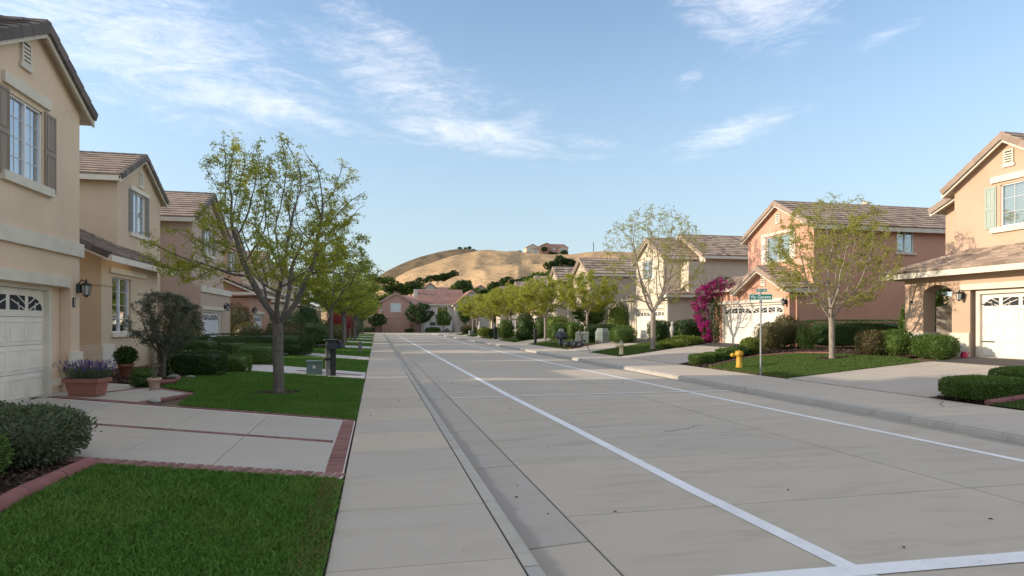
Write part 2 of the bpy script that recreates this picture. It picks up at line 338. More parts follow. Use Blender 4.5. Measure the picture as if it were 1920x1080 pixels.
def slab(mb, q, zo, th, gap=.006, bev=.008, drape=True):
    """one cast piece: quad q (ccw list of 4 xy) shrunk by gap, bevelled top edge, draped on the terrain"""
    c = Vector((sum(p[0] for p in q)/4, sum(p[1] for p in q)/4))
    def ins(p, k):
        d = Vector(p)-c; L = d.length; return c+d*max(0, (L-k*1.3)/L)
    top = [ins(p, gap+bev) for p in q]; mid = [ins(p, gap) for p in q]
    zf = (lambda p: zt(p.x)) if drape else (lambda p: 0)
    v = [(p.x, p.y, zf(p)+zo) for p in top]+[(p.x, p.y, zf(p)+zo-bev) for p in mid]+[(p.x, p.y, zf(p)+zo-th) for p in mid]
    f = [(0,1,2,3)]+[(4+i, 4+(i+1)%4, (i+1)%4, i) for i in range(4)]+[(8+i, 8+(i+1)%4, 4+(i+1)%4, 4+i) for i in range(4)]
    mb.add(v, f); return mb
def lerp(a, b, t): return (a[0]+(b[0]-a[0])*t, a[1]+(b[1]-a[1])*t)
def quadgrid(q, us, vs):
    A, B, C_, D = q; out = []
    for i in range(len(us)-1):
        for j in range(len(vs)-1):
            P = lambda u, v: lerp(lerp(A, B, u), lerp(D, C_, u), v)
            out.append([P(us[i], vs[j]), P(us[i+1], vs[j]), P(us[i+1], vs[j+1]), P(us[i], vs[j+1])])
    return out
def sheet(name, poly, off, m, kind='structure', parent=None):
    bm = bmesh.new(); bm.faces.new([bm.verts.new((p[0], p[1], 0)) for p in poly])
    for k in (-6.4, -.33, 11.6, 18.):
        bmesh.ops.bisect_plane(bm, geom=bm.verts[:]+bm.edges[:]+bm.faces[:], plane_co=(k, 0, 0), plane_no=(1, 0, 0))
    bmesh.ops.triangulate(bm, faces=bm.faces[:])
    bm.normal_update(); bm.faces.ensure_lookup_table()
    if bm.faces and bm.faces[0].normal.z < 0: bmesh.ops.reverse_faces(bm, faces=bm.faces[:])
    for v in bm.verts: v.co.z = zt(v.co.x)+off
    b = MB(); b.bm(bm); return b.build(name, m, parent, kind=kind)

# road: joint-filler bed, slabs in two lanes, gutters, kerbs, pavements
def strip(name, x0, x1, y0, y1, z, m):
    return MB().box(x0, x1, y0, y1, z-.08, z).build(name, m, kind='structure')
road = strip('road', 1.60, 8.72, -8, 104, -.112, M['joint'])
RJ = [-5.2, -2.4, .2, 2.75, 5.18, 7.2, 9.65, 11.6, 13.95, 16.3, 18.9, 21.5, 24.1, 26.7]
for a, b in zip(RJ, RJ[1:]):
    for x0, x1 in ((1.62, 6.0), (6.0, 8.7)):
        sl_ = slab(MB(), [(x0, a), (x1, a), (x1, b), (x0, b)], -.10, .05, .012, .005, False).build('road_slab', M['conc'], road)
far = MB(); y = 26.7
while y < 103.5:
    for x0, x1 in ((1.62, 6.0), (6.0, 8.7)): slab(far, [(x0, y), (x1, y), (x1, min(y+2.6, 104)), (x0, min(y+2.6, 104))], -.10, .05, .008, .004, False)
    y += 2.6
far.build('road_slab', M['conc'], road, kind='stuff')
cross = strip('cross_street', -80, 90, 104, 112.5, -.10, M['conc'])
def profile_run(mb, prof, y0, y1):
    n = len(prof); v = [(x, y0, z) for x, z in prof]+[(x, y1, z) for x, z in prof]
    mb.add(v, [(i, i+1, n+i+1, n+i) for i in range(n-1)]+[tuple(range(n)), tuple(range(n, 2*n))[::-1]]); return mb
GL = [(1.085, -.25), (1.085, -.128), (1.615, -.10), (1.615, -.25)]
CL = [(.950, -.25), (.950, -.002), (1.035, 0), (1.06, -.01), (1.072, -.035), (1.083, -.14), (1.083, -.25)]
GR = [(8.71, -.25), (8.71, -.10), (9.10, -.128), (9.10, -.25)]
CR = [(9.102, -.25), (9.102, -.14), (9.125, -.05), (9.16, -.012), (9.22, 0), (9.34, 0), (9.34, -.25)]
gl = strip('gutter', 1.08, 1.62, -8, 104, -.16, M['joint']); gr = strip('gutter', 8.70, 9.12, -8, 104, -.16, M['joint'])
cl = strip('kerb', .95, 1.07, -8, 104, -.03, M['joint']); crr = strip('kerb', 9.14, 9.34, -8, 104, -.03, M['joint'])
cl['label'] = 'low concrete kerb along the left pavement'; crr['label'] = 'low concrete kerb along the right pavement'
JL = [-4, -1, 1.9, 4.55, 7.2, 9.7, 13.95, 17.6, 21.3, 24.9]; KJ = [-4, -1.2, 1.3, 3.93, 5.45, 8.4, 11.2, 14, 17, 20, 23]
for a, b in zip(JL, JL[1:]):
    profile_run(MB(), GL, a+.011, b-.011).build('gutter_slab', M['gut'], gl); profile_run(MB(), GR, a+.4, b+.386).build('gutter_slab', M['gutr'], gr)
for a, b in zip(KJ, KJ[1:]):
    profile_run(MB(), CL, a+.008, b-.008).build('kerb_stone', M['curb'], cl); profile_run(MB(), CR, a+.6, b+.59).build('kerb_stone', M['curb'], crr)
def runs(prof, y0, y1, st):
    b = MB(); y = y0
    while y < y1: profile_run(b, prof, y, min(y+st, y1)-.01); y += st
    return b
runs(GL, 24.9, 104, 3.6).build('gutter_slab', M['gut'], gl, kind='stuff'); runs(GR, 25.3, 104, 3.6).build('gutter_slab', M['gutr'], gr, kind='stuff')
runs(CL, 23, 104, 3).build('kerb_stone', M['curb'], cl, kind='stuff'); runs(CR, 23.6, 104, 3).build('kerb_stone', M['curb'], crr, kind='stuff')
wl = strip('pavement', -.33, .95, -8, 104, -.018, M['joint']); wr = strip('pavement', 9.345, 11.63, -8, 104, -.018, M['joint'])
WJ = [-2.6, -1.3, 0, 1.4, 2.75, 4.12, 5.42, 6.55, 7.95, 9.2, 10.4, 11.9, 13.45, 15.0, 16.5, 18.0, 19.6, 21.2]
for a, b in zip(WJ, WJ[1:]): slab(MB(), [(-.33, a), (.945, a-.02), (.945, b-.02), (-.33, b)], 0, .06, .010, .007, False).build('paving_slab', M['walk'], wl)
f2 = MB(); y = 21.2
while y < 103: slab(f2, [(-.33, y), (.945, y), (.945, y+1.5), (-.33, y+1.5)], 0, .06, .005, .005, False); y += 1.5
f2.build('paving_slab', M['walk'], wl, kind='stuff')
y = 4.0
while y < 22: slab(MB(), [(9.345, y), (11.63, y), (11.63, y+1.6), (9.345, y+1.6)], 0, .06, .004, .006, False).build('paving_slab', M['walk'], wr); y += 1.6
f2 = MB()
while y < 103: slab(f2, [(9.345, y), (11.63, y), (11.63, y+1.6), (9.345, y+1.6)], 0, .06, .005, .005, False); y += 1.6
f2.build('paving_slab', M['walk'], wr, kind='stuff')
strip('pavement', -80, 90, 112.5, 114.3, 0., M['walk'])
MB().box(1.0, 1.6, 104, 104.01, -.1, -.09).build('gutter', M['gut'], gl)

def paintline(pts, wd, z):
    b = MB(); P = [Vector(p) for p in pts]; L = []; 
    for i, p in enumerate(P):
        d = (P[min(i+1, len(P)-1)]-P[max(0, i-1)]).normalized(); nrm = Vector((-d.y, d.x)); L.append((p+nrm*wd/2, p-nrm*wd/2))
    for i in range(len(P)-1):
        a, b_, c, d = L[i][0], L[i][1], L[i+1][1], L[i+1][0]
        b.add([(a.x, a.y, z), (b_.x, b_.y, z), (c.x, c.y, z), (d.x, d.y, z)], [(0, 1, 2, 3)], .5)
    return b.build('road_marking', M['line'], kind='structure')
paintline([(3.25, 1.0), (3.22, 3.7), (3.15, 5.7), (3.12, 9.7), (3.05, 14.3), (3.05, 26.7), (3.05, 60), (3.03, 92)], .15, -.096)['label'] = 'white line along the left lane'
paintline([(7.9, 1), (7.81, 6), (7.6, 13.7), (7.35, 25.8), (7.3, 47), (7.6, 60), (7.9, 92)], .13, -.096)['label'] = 'white line along the right lane'
paintline([(1.66, 13.95), (5.6, 14.03), (8.68, 13.95)], .10, -.092)['label'] = 'thin white line crossing the road'
paintline([(1.66, 3.66), (4.7, 3.55), (8.65, 3.5)], .17, -.092)['label'] = 'wide white stop line crossing the road in front'

# driveways
brick_me = MB().bbox(-.5, .5, -.5, .5, -.5, .5, .06).mesh('brick', M['brick'])
BN = [0]
def bricks(parent, a, b, wd, pitch, hdr=True, zo=.012):
    """a course of bricks from a to b: each brick lies across the course (width wd)"""
    a, b = Vector(a), Vector(b); d = b-a; L = d.length; d.normalize(); n = max(1, round(L/pitch)); p = L/n
    for i in range(n):
        c = a+d*(p*(i+.5)); ang = math.atan2(d.y, d.x)
        o = link_mesh('brick', brick_me, parent)
        o.location = (c.x, c.y, zt(c.x)+zo-.024+random.uniform(-.001, .001)); o.rotation_euler = (math.atan(.15/6.07)*math.sin(ang)*(1 if c.x > -6.4 else 0), -math.atan(.15/6.07)*-math.cos(ang)*(1 if c.x > -6.4 else 0), ang+random.uniform(-.02, .02))
        o.scale = (p-.022, wd-.014, .06); BN[0] += 1
dA, dB, dC, dD = (-7.4, 9.25), (-.34, 6.50), (-.34, 10.38), (-7.4, 14.3)   # first driveway corners
drv = sheet('driveway', [(-6.38, 8.86), dB, (-.34, 10.36), (-6.38, 13.71)], .009, M['mortar']); drv['label'] = 'pale concrete driveway framed in red brick in front of the tan house'
q1 = [(-6.38, 9.03), (-.53, 6.75), (-.55, 8.46), (-6.38, 11.28)]; q2 = [(-6.38, 11.42), (-.55, 8.62), (-.56, 10.36), (-6.38, 13.6)]
sheet('driveway', [(-6.37, 9.05), (-.56, 6.78), (-.58, 10.30), (-6.37, 13.55)], .0115, M['joint'], None, drv).name = 'joint_filler'
for q in (q1, q2):
    for p in quadgrid(q, [0, .3, .59, .79, 1.0], [0, 1]): slab(MB(), p, .016, .05, .005, .004).build('driveway_slab', M['drive'], drv)
bricks(drv, (-6.38, 8.95), (-.35, 6.62), .24, .115); bricks(drv, (-6.3, 11.32), (-.58, 8.54), .12, .21)
bricks(drv, (-.45, 6.78), (-.45, 10.36), .2, .085); bricks(drv, (-6.2, 13.72), (-.36, 10.47), .12, .21)
# garage apron and the path to the entry
ap = sheet('path', [(-6.9, 13.7), (-6.38, 13.78), (-4.3, 12.6), (-3.9, 14.45), (-5.6, 16.3), (-8.2, 17.6), (-8.2, 15.3), (-6.9, 15.3)], .006, M['drive'])
ap['label'] = 'concrete path to the entry edged in brick'
bricks(ap, (-4.42, 12.66), (-3.82, 14.5), .2, .1); bricks(ap, (-6.3, 13.86), (-4.45, 12.8), .2, .1); bricks(ap, (-3.95, 14.5), (-5.7, 16.3), .12, .21); bricks(ap, (-5.9, 14.05), (-5.2, 15.6), .12, .21)
def drive_quad(q, m, us, vs, label):
    d = sheet('driveway', q, .004, M['joint']); d['label'] = label
    for p in quadgrid(q, us, vs): slab(MB(), p, .014, .05, .006, .004).build('driveway_slab', m, d)
    return d
d2 = drive_quad([(-6.3, 22.8), (-.34, 18.05), (-.34, 20.55), (-6.3, 26.2)], M['drivew'], [0, .35, .7, 1], [0, 1], 'pale driveway beyond the green utility box')
bricks(d2, (-2.5, 21.1), (-.45, 19.35), .2, .11, zo=.02)
drive_quad([(-6.4, 33.4), (-.34, 27.3), (-.34, 30.0), (-6.4, 37.0)], M['drivew'], [0, .35, .7, 1], [0, 1], 'pale driveway on the left between the second and third lawns')
drive_quad([(-6.4, 45.0), (-.34, 39.3), (-.34, 43.8), (-6.4, 49.0)], M['drivew'], [0, .5, 1], [0, 1], 'pale driveway on the left beyond the dark stub post')
for k, nm in enumerate(('fourth', 'fifth', 'sixth', 'seventh')):
    y0 = 51+k*11.5; drive_quad([(-6.4, y0+5.5), (-.34, y0), (-.34, y0+4), (-6.4, y0+9.5)], M['drivew'], [0, 1], [0, 1], 'far left driveway, %s from the front' % nm)
drive_quad([(11.64, 11.0), (18.55, 11.0), (18.55, 15.65), (11.64, 15.65)], M['driver'], [0, .32, .66, 1], [0, .5, 1], 'driveway in front of the peach house garage')
drive_quad([(11.64, 22.3), (18.55, 25.1), (18.55, 30.8), (11.64, 28.0)], M['driver'], [0, .32, .66, 1], [0, .5, 1], 'driveway in front of the salmon house garage')
drive_quad([(11.64, 32.6), (18.55, 37.0), (18.55, 42.4), (11.64, 36.4)], M['driver'], [0, .5, 1], [0, 1], 'driveway in front of the cream house garage')
drive_quad([(11.64, 47.0), (18.55, 52.0), (18.55, 57.0), (11.64, 51.0)], M['driver'], [0, .5, 1], [0, 1], 'driveway in front of the beige house garage')
for k, y0 in enumerate((59, 70, 81, 92)): drive_quad([(11.64, y0), (18.55, y0+4), (18.55, y0+9), (11.64, y0+4)], M['driver'], [0, 1], [0, 1], 'far right driveway, %s past the beige house' % ('first', 'second', 'third', 'fourth')[k])

# lawns
def inpoly(P, poly):
    x, y = P[:, 0], P[:, 1]; c = np.zeros(len(P), bool); n = len(poly)
    for i in range(n):
        x0, y0 = poly[i]; x1, y1 = poly[(i+1) % n]
        if y0 == y1: continue
        c ^= ((y0 > y) != (y1 > y)) & (x < (x1-x0)*(y-y0)/(y1-y0)+x0)
    return c
ztv = np.vectorize(zt)
def grass(poly, n, h, wd, mt, name='grass', near=True):
    P = np.array(poly); lo, hi = P.min(0), P.max(0); pts = np.zeros((0, 2)); tries = 0
    while len(pts) < n and tries < 60:
        c = rng.uniform(lo, hi, (n*2, 2)); c = c[inpoly(c, poly)]; c = c[(np.hypot(c[:, 0]+2.15, (c[:, 1]-14.56)*1.2) > .5) & (np.hypot(c[:, 0]-15.85, (c[:, 1]-18.88)*1.2) > .56)]
        if near:
            d = np.hypot(c[:, 0], c[:, 1]); c = c[rng.random(len(c)) < np.clip((d.min()/d)**1.6, 0, 1)]
        pts = np.vstack([pts, c]); tries += 1
    pts = pts[:n]; n = len(pts); a = rng.uniform(0, 2*np.pi, n); L = h*rng.uniform(.55, 1.25, n)
    cl_ = np.array([noise.noise(Vector((x*1.3, y*1.3, 0))) for x, y in pts[::max(1, n//6000)]]); L = L*(1+.25*np.repeat(cl_, max(1, n//6000))[:n] if len(cl_)*max(1, n//6000) >= n else 1)
    dist = np.hypot(pts[:, 0], pts[:, 1]); ww = wd*np.clip(dist/dist.min(), 1, 3)*.5
    base = np.c_[pts, ztv(pts[:, 0])]; dx = np.c_[np.cos(a), np.sin(a), 0*a]*ww[:, None]
    ln = rng.normal(0, .45, (n, 2))*L[:, None]
    mid = base+np.c_[ln*.35, L*.6]; tip = base+np.c_[ln, L*rng.uniform(.75, 1, n)]
    V = np.stack([base-dx, base+dx, mid+dx*.7, tip, mid-dx*.7], 1).reshape(-1, 3)
    F = np.arange(n*5).reshape(n, 5)
    me = np_mesh(name, V, F, mt, rng.random(n)); o = bpy.data.objects.new(name, me); COL.objects.link(o); o['kind'] = 'stuff'; return o
LA = [(-.338, 1.0), (-.338, 6.47), (-3.02, 7.47), (-3.03, 6.9), (-2.96, 5.7), (-2.96, 1.0)]
LB = [(-.338, 10.42), (-.338, 17.98), (-2.35, 19.6), (-4.6, 21.2), (-5.2, 20.2), (-5.3, 18.1), (-4.8, 16.6), (-5.0, 15.9), (-3.85, 14.65), (-3.6, 12.45)]
LAWNS = [(LA, M['turf'], 170000, .055, .0045, M['grass'], 'trimmed front lawn beside the pavement in the foreground'),
 (LB, M['turf'], 110000, .05, .010, M['grass'], 'trimmed lawn around the near left tree'),
 ([(-.338, 20.65), (-.338, 27.2), (-3.5, 30.5), (-6.3, 30.5), (-6.3, 26.4)], M['turf'], 24000, .06, .02, M['grass'], 'lawn beyond the left mailbox'),
 ([(-.338, 30.1), (-.338, 39.2), (-6.3, 44.6), (-6.3, 37.1)], M['turf'], 20000, .07, .03, M['grass'], 'lawn around the dark stub post'),
 ([(-.338, 43.9), (-.338, 50.9), (-6.3, 56.3), (-6.3, 49.1)], M['turf'], 8000, .08, .05, M['grass'], 'far left lawn before the fourth driveway')]
for k in range(4): LAWNS.append(([(-.338, 55.1+k*11.5), (-.338, 62.4+k*11.5), (-6.3, 67+k*11.5), (-6.3, 60.6+k*11.5)], M['turf'], 3000, .08, .08, M['grass'], 'far left lawn, strip %s' % ('one', 'two', 'three', 'four')[k]))
L2R = [(11.68, 15.75), (16.4, 15.72), (17.1, 17.2), (16.9, 19.6), (16.4, 21.4), (14.9, 21.9), (13.4, 21.2), (11.68, 20.2)]
LAWNS += [(L2R, M['turfr'], 70000, .05, .016, M['grassr'], 'sunny lawn around the right street tree by the sign'),
 ([(11.68, 28.1), (14.5, 29.6), (18.2, 31.2), (18.2, 36.4), (11.68, 32.4)], M['turfr'], 26000, .06, .03, M['grassr'], 'lawn around the bare tree in front of the cream house'),
 ([(11.68, 36.5), (18.2, 42.2), (18.2, 51.4), (11.68, 46.8)], M['turfr'], 16000, .07, .05, M['grassr'], 'lawn behind the grey utility boxes'),
 ([(11.68, 51.2), (18.2, 57), (18.2, 62), (11.68, 58.8)], M['turfr'], 5000, .08, .07, M['grassr'], 'lawn with the far thin trees'),
 ([(11.68, 63.2), (18.2, 68), (18.2, 73.5), (11.68, 69.8)], M['turfr'], 3000, .08, .1, M['grassr'], 'lawn two houses past the beige house'),
 ([(11.68, 74.2), (18.2, 79), (18.2, 84), (11.68, 80.8)], M['turfr'], 2000, .08, .1, M['grassr'], 'lawn three houses past the beige house'),
 ([(11.68, 85.2), (18.2, 90), (18.2, 100), (11.68, 91.8)], M['turfr'], 2000, .08, .1, M['grassr'], 'last lawn on the right before the cross street'),
 ([(13.2, 5), (18, 5), (18, 9.5), (12.9, 9.75), (11.72, 9.75), (11.72, 5)], M['turfr'], 9000, .05, .012, M['grassr'], 'strip of lawn at the right edge of the picture')]
for poly, tm, n, h, wd, gm, lab in LAWNS:
    sheet('lawn', poly, .002, tm)['label'] = lab
    grass(poly, n, h, wd, gm)['label'] = 'grass blades of the '+lab if False else 'short grass on the '+lab
grass([(-.36, 1.5), (-.36, 6.4), (-.52, 6.4), (-.62, 1.5)], 9000, .05, .006, M['grassdry'])['label'] = 'dry grass fringe along the pavement edge'
grass([(11.66, 15.8), (11.66, 20.1), (11.85, 20.1), (11.85, 15.8)], 2500, .04, .02, M['grassdry'])['label'] = 'dry grass fringe along the right pavement'

# planting beds
def bed(name, poly, lab, n, sz):
    o = sheet(name, poly, .008, M['mulch']); o['label'] = lab
    P = np.array(poly); c = rng.uniform(P.min(0), P.max(0), (n*3, 2)); c = c[inpoly(c, poly)][:n]; n = len(c)
    a = rng.uniform(0, 6.28, n); L = sz*rng.uniform(.4, 1.3, n); W_ = L*.35; ti = rng.normal(0, .4, n)
    C0 = np.c_[c, ztv(c[:, 0])+.012+rng.random(n)*.02]
    u = np.c_[np.cos(a)*np.cos(ti), np.sin(a)*np.cos(ti), np.sin(ti)]*L[:, None]/2; v = np.c_[-np.sin(a), np.cos(a), rng.normal(0, .3, n)]*W_[:, None]/2
    V = np.stack([C0-u-v, C0+u-v, C0+u+v, C0-u+v], 1).reshape(-1, 3)
    k = bpy.data.objects.new('bark_chips', np_mesh('bark_chips', V, np.arange(n*4).reshape(n, 4), M['chip'], rng.random(n))); COL.objects.link(k); k.parent = o; k['kind'] = 'stuff'
bed('mulch_bed', [(-3.08, 2.0), (-3.08, 7.5), (-6.4, 8.8), (-6.4, 2.0)], 'bark mulch bed at the near left edge', 9000, .06)
bed('mulch_bed', [(-5.35, 16.9), (-4.9, 17.3), (-5.2, 20.0), (-4.7, 21.1), (-6.2, 22.5), (-8.2, 22.5), (-8.2, 17.7), (-6.9, 16.6)], 'planting bed in front of the second house', 2500, .08)
bed('mulch_bed', [(11.72, 9.8), (12.9, 9.85), (16, 9.9), (16, 10.95), (11.72, 10.95)], 'bark bed under the low hedge at the right edge', 2500, .08)
bed('mulch_bed', [(11.68, 20.25), (13.4, 21.3), (14.9, 22.0), (16.4, 21.5), (18.0, 20.5), (18.5, 24.8), (15, 23.6), (11.68, 22.2)], 'bark bed between the right lawn and the salmon house driveway', 2500, .09)
bed('mulch_bed', [(16.95, 17.0), (18.4, 16.9), (20.5, 21), (18.4, 22), (16.95, 20.2)], 'bed under the bushes by the porch column', 700, .1)
bed('tree_ring', [(-2.15+.52*math.cos(t*.5236), 14.56+.42*math.sin(t*.5236)) for t in range(12)], 'bare earth ring round the near left tree', 400, .04)
bed('tree_ring', [(15.85+.6*math.cos(t*.5236), 18.88+.5*math.sin(t*.5236)) for t in range(12)], 'bare earth ring round the right street tree', 200, .05)
def edging(pts, r, lab):
    P = [Vector((x, y, zt(x)+.02)) for x, y in pts]; root = empty('bed_edging', P[0], 0, lab, 'garden edging')
    for i in range(len(P)-1):
        a, b = P[i]-P[0], P[i+1]-P[0]; d = (b-a); n = max(1, round(d.length/.62))
        for k in range(n):
            p, q = a+d*((k+.012)/n), a+d*((k+.988)/n); MB().tube([p, q], r, 12).build('edging_block', M['redcurb'], root)
    return root
edging([(-3.0, 1.5), (-3.0, 5.4), (-3.06, 6.2), (-3.02, 7.42)], .085, 'rounded red concrete edging between the foreground lawn and the mulch bed')
edging([(11.75, 9.78), (12.9, 9.82), (15.5, 9.85)], .07, 'red edging along the bed at the right edge')
edging([(11.9, 20.35), (13.4, 21.25), (14.9, 21.95), (16.4, 21.45), (17.0, 20.2)], .05, 'curved red edging behind the yellow hydrant')
edging([(-5.6, 16.4), (-5.0, 17.1), (-5.15, 17.9)], .06, 'brick coloured edging behind the small pale pot')
edging([(11.7, 36.5), (13.6, 38.1), (15.4, 39.7)], .05, 'red edging in front of the grey green utility boxes')

# ------------------------------------------------------------------ roofs
def tile_mesh(m, T=.036, bl=.40):
    b = MB(); wd = 1.
    b.add([(0, 0, T*.15), (wd, 0, T*.15), (wd, 0, T*2.3), (0, 0, T*2.3), (0, bl, 0), (wd, bl, 0), (wd, bl, T), (0, bl, T)],
          [(0, 1, 2, 3), (3, 2, 6, 7), (1, 5, 6, 2), (0, 3, 7, 4), (4, 7, 6, 5)], .5)
    return b.mesh('roof_tile', m)
TILE = {k: tile_mesh(M[k]) for k in ('tile_r', 'tile_l', 'tile_dk', 'tile_rd', 'tile_br')}
TW, TE = .34, .33
def tiles(roof, O, U, V, L, Wd, tk, fl=lambda t: 0., fr=lambda t: 0., ind=0, sort=None, big=1.):
    """lay tiles on the plane O + u*U + v*V; fl/fr cut the run at either end as a function of v; the first ind are objects"""
    O, U, V = Vector(O), Vector(U).normalized(), Vector(V).normalized(); N = U.cross(V)
    if N.z < 0: N = -N
    tw, te = TW*big, TE*big
    rows = max(1, round(Wd/te)); te_ = Wd/rows; lst = []
    for j in range(rows):
        v = j*te_; a, b = fl(v+te_*.5), L-fr(v+te_*.5)
        if b-a < .08: continue
        u = a-(tw*.5 if j % 2 else 0)
        while u < b-.02:
            u0, u1 = max(u, a), min(u+tw, b)
            if u1-u0 > .03: lst.append((u0+.003, v-.02, u1-u0-.006))
            u += tw
    random.shuffle(lst)
    if sort: lst.sort(key=lambda q: sort(O+U*q[0]+V*q[1]))
    flip = U.cross(V).z < 0
    for u, v, wd in lst[:ind]:
        M4 = Matrix.Identity(4); org = O+U*(u+(wd if flip else 0))+V*v+N*random.uniform(0, .006)
        ux = -U if flip else U
        M4.col[0] = (*(ux*wd), 0); M4.col[1] = (*(V*(te_/TE)), 0); M4.col[2] = (*N, 0); M4.col[3] = (*org, 1)
        link_mesh('roof_tile', TILE[tk], roof, M4)
    if len(lst) > ind:
        b = MB(); T = .036; bl = te_*1.15
        for u, v, wd in lst[ind:]:
            o = O+U*u+V*v+N*random.uniform(0, .008); r = random.random()
            q = [(0, 0, T*.15), (wd, 0, T*.15), (wd, 0, T*2.3*big), (0, 0, T*2.3*big), (wd, bl, T), (0, bl, T)]
            b.add([o+U*x+V*y_+N*z for x, y_, z in q], [(0, 1, 2, 3), (3, 2, 4, 5)], r)
        b.build('roof_tiles', M[tk], roof, kind='stuff')
def rake(roof, a, b, out, mk, w_=.10, h_=.16, ind=True, seg=.36):
    """edge tiles stepping up a rake from a to b, hanging over the side 'out'"""
    a, b, out = Vector(a), Vector(b), Vector(out); d = b-a; n = max(1, round(d.length/seg)); du = d.normalized(); up = Vector((0, 0, 1))
    nrm = du.cross(out).normalized(); nrm = nrm if nrm.z > 0 else -nrm
    al = MB()
    for i in range(n):
        p, q = a+d*(i/n), a+d*((i+1.1)/n); lift = nrm*.018
        m_ = MB() if ind else al
        cs = [(-.13, .045), (.03, .045), (.05, .02), (.05, -h_), (.02, -h_), (.02, -.01), (-.13, .0)]
        vs = []
        for e, (pp, lf, k) in enumerate(((p, lift*1.4, 1.08), (q, lift*.2, 1.))): vs += [pp+lf+out*(x*k)+nrm*(z*k) for x, z in cs]
        c = len(cs); m_.add(vs, [tuple(range(c)), tuple(range(c, 2*c))[::-1]]+[(i_, (i_+1) % c, c+(i_+1) % c, c+i_) for i_ in range(c)])
        if ind: m_.build('rake_tile', M[mk], roof)
    if not ind: al.build('rake_tiles', M[mk], roof, kind='stuff')
def ridge(roof, a, b, mk, ind=False, seg=.38):
    a, b = Vector(a), Vector(b); d = b-a; n = max(1, round(d.length/seg)); al = MB(); sd = d.normalized().cross(Vector((0, 0, 1)))
    for i in range(n):
        p, q = a+d*(i/n), a+d*((i+1.12)/n); m_ = MB() if ind else al
        vs = []
        for pp, k in ((p, 1.1), (q, .95)): vs += [pp+sd*(x*k)+Vector((0, 0, z*k)) for x, z in ((-.12, -.045), (-.075, .035), (0, .065), (.075, .035), (.12, -.045))]
        m_.add(vs, [(i_, i_+1, 5+i_+1, 5+i_) for i_ in range(4)]+[(0, 1, 2, 3, 4), (9, 8, 7, 6, 5)])
        if ind: m_.build('ridge_tile', M[mk], roof)
    if not ind: al.build('ridge_tiles', M[mk], roof, kind='stuff')
def deck(parent, quads, m, name='roof', th=.10):
    b = MB()
    for q in quads:
        n = len(q); v = [tuple(p) for p in q]+[(p[0], p[1], p[2]-th) for p in q]
        b.add(v, [tuple(range(n)), tuple(range(n, 2*n))[::-1]]+[(i, (i+1) % n, n+(i+1) % n, n+i) for i in range(n)], .5)
    return b.build(name, m, parent)
def gable_roof_y(P, x0, x1, y0, y1, ze, zr, tk, rk, oh=.42, fo=.42, ind=(0, 0), back=.3, sort=None, big=1., rind=True, cap_h=.17):
    """gable roof, ridge along y (depth); overhang oh at the eaves, fo at the front gable"""
    xm = (x0+x1)/2; s = (zr-ze)/(xm-x0); zo = ze-oh*s; ya, yb = y0-fo, y1+back; xl, xr = x0-oh, x1+oh
    roof = deck(P, [[(xl, ya, zo), (xm, ya, zr), (xm, yb, zr), (xl, yb, zo)], [(xm, ya, zr), (xr, ya, zo), (xr, yb, zo), (xm, yb, zr)]], M['trim'])
    Wd = math.hypot(xm-xl, zr-zo); D = yb-ya; sm = lambda a: a
    tiles(roof, (xl, ya, zo+.004), (0, 1, 0), (xm-xl, 0, zr-zo), D, Wd, tk, ind=ind[0], sort=sort, big=big)
    tiles(roof, (xr, ya, zo+.004), (0, 1, 0), (xm-xr, 0, zr-zo), D, Wd, tk, ind=ind[1], sort=sort, big=big)
    ridge(roof, (xm, ya, zr+.04), (xm, yb, zr+.04), rk, ind=False)
    for xe in (xl, xr):
        rake(roof, (xe, ya, zo+.02), (xm, ya, zr+.02), (0, -1, 0), rk, ind=rind)
        f = MB(); d = Vector((xm-xe, 0, zr-zo)).normalized(); nrm = Vector((-d.z, 0, d.x)) if d.x > 0 else Vector((d.z, 0, -d.x))
        a, b = Vector((xe, ya+.0, zo)), Vector((xm, ya+.0, zr)); hh = .19
        f.add([p+Vector((0, y_, 0))+Vector((0, 0, -z)) for p in (a, b) for y_, z in ((.012, .02), (.012, hh+.05), (.055, hh+.05), (.055, .02))], [(0, 1, 2, 3), (7, 6, 5, 4), (0, 4, 5, 1), (1, 5, 6, 2), (2, 6, 7, 3), (3, 7, 4, 0)], .5)
        f.build('bargeboard', M['trim'], roof)
        sg = -1 if xe < xm else 1
        MB().box(min(xe, xe+sg*.035), max(xe, xe+sg*.035), ya+.06, yb, zo-.20, zo-.012).build('fascia', M['trim'], roof)
    return roof
def gable_wall_y(P, m, x0, x1, y0, y1, zb, ze, zr, holes=(), shade=True, sideholes=()):
    """walls of a block whose gable faces the street; holes = (xa, xb, za, zb, depth) cut in the front wall"""
    xm = (x0+x1)/2; b = MB()
    facegrid(b, x0, x1, zb, ze, holes, lambda x, y, z: (x, y0+y, z))
    if zr > ze: b.add([(x0, y0, ze), (x1, y0, ze), (xm, y0, zr)], [(0, 1, 2)], .5); b.add([(x0, y1, ze), (xm, y1, zr), (x1, y1, ze)], [(0, 1, 2)], .5)
    facegrid(b, y0, y1, zb, ze, [h[1:] for h in sideholes if h[0] == 'r'], lambda u, d, z: (x1-d, u, z))
    facegrid(b, -y1, -y0, zb, ze, [(-h[2], -h[1], h[3], h[4], h[5]) for h in sideholes if h[0] == 'l'], lambda u, d, z: (x0+d, -u, z))
    b.add([(x0, y1, zb), (x1, y1, zb), (x1, y1, ze), (x0, y1, ze)], [(1, 0, 3, 2)], .5)
    b.add([(x0, y0, ze), (x1, y0, ze), (x1, y1, ze), (x0, y1, ze)], [(0, 1, 2, 3)], .5) if zr <= ze else None
    return b.build('wall', m, P)
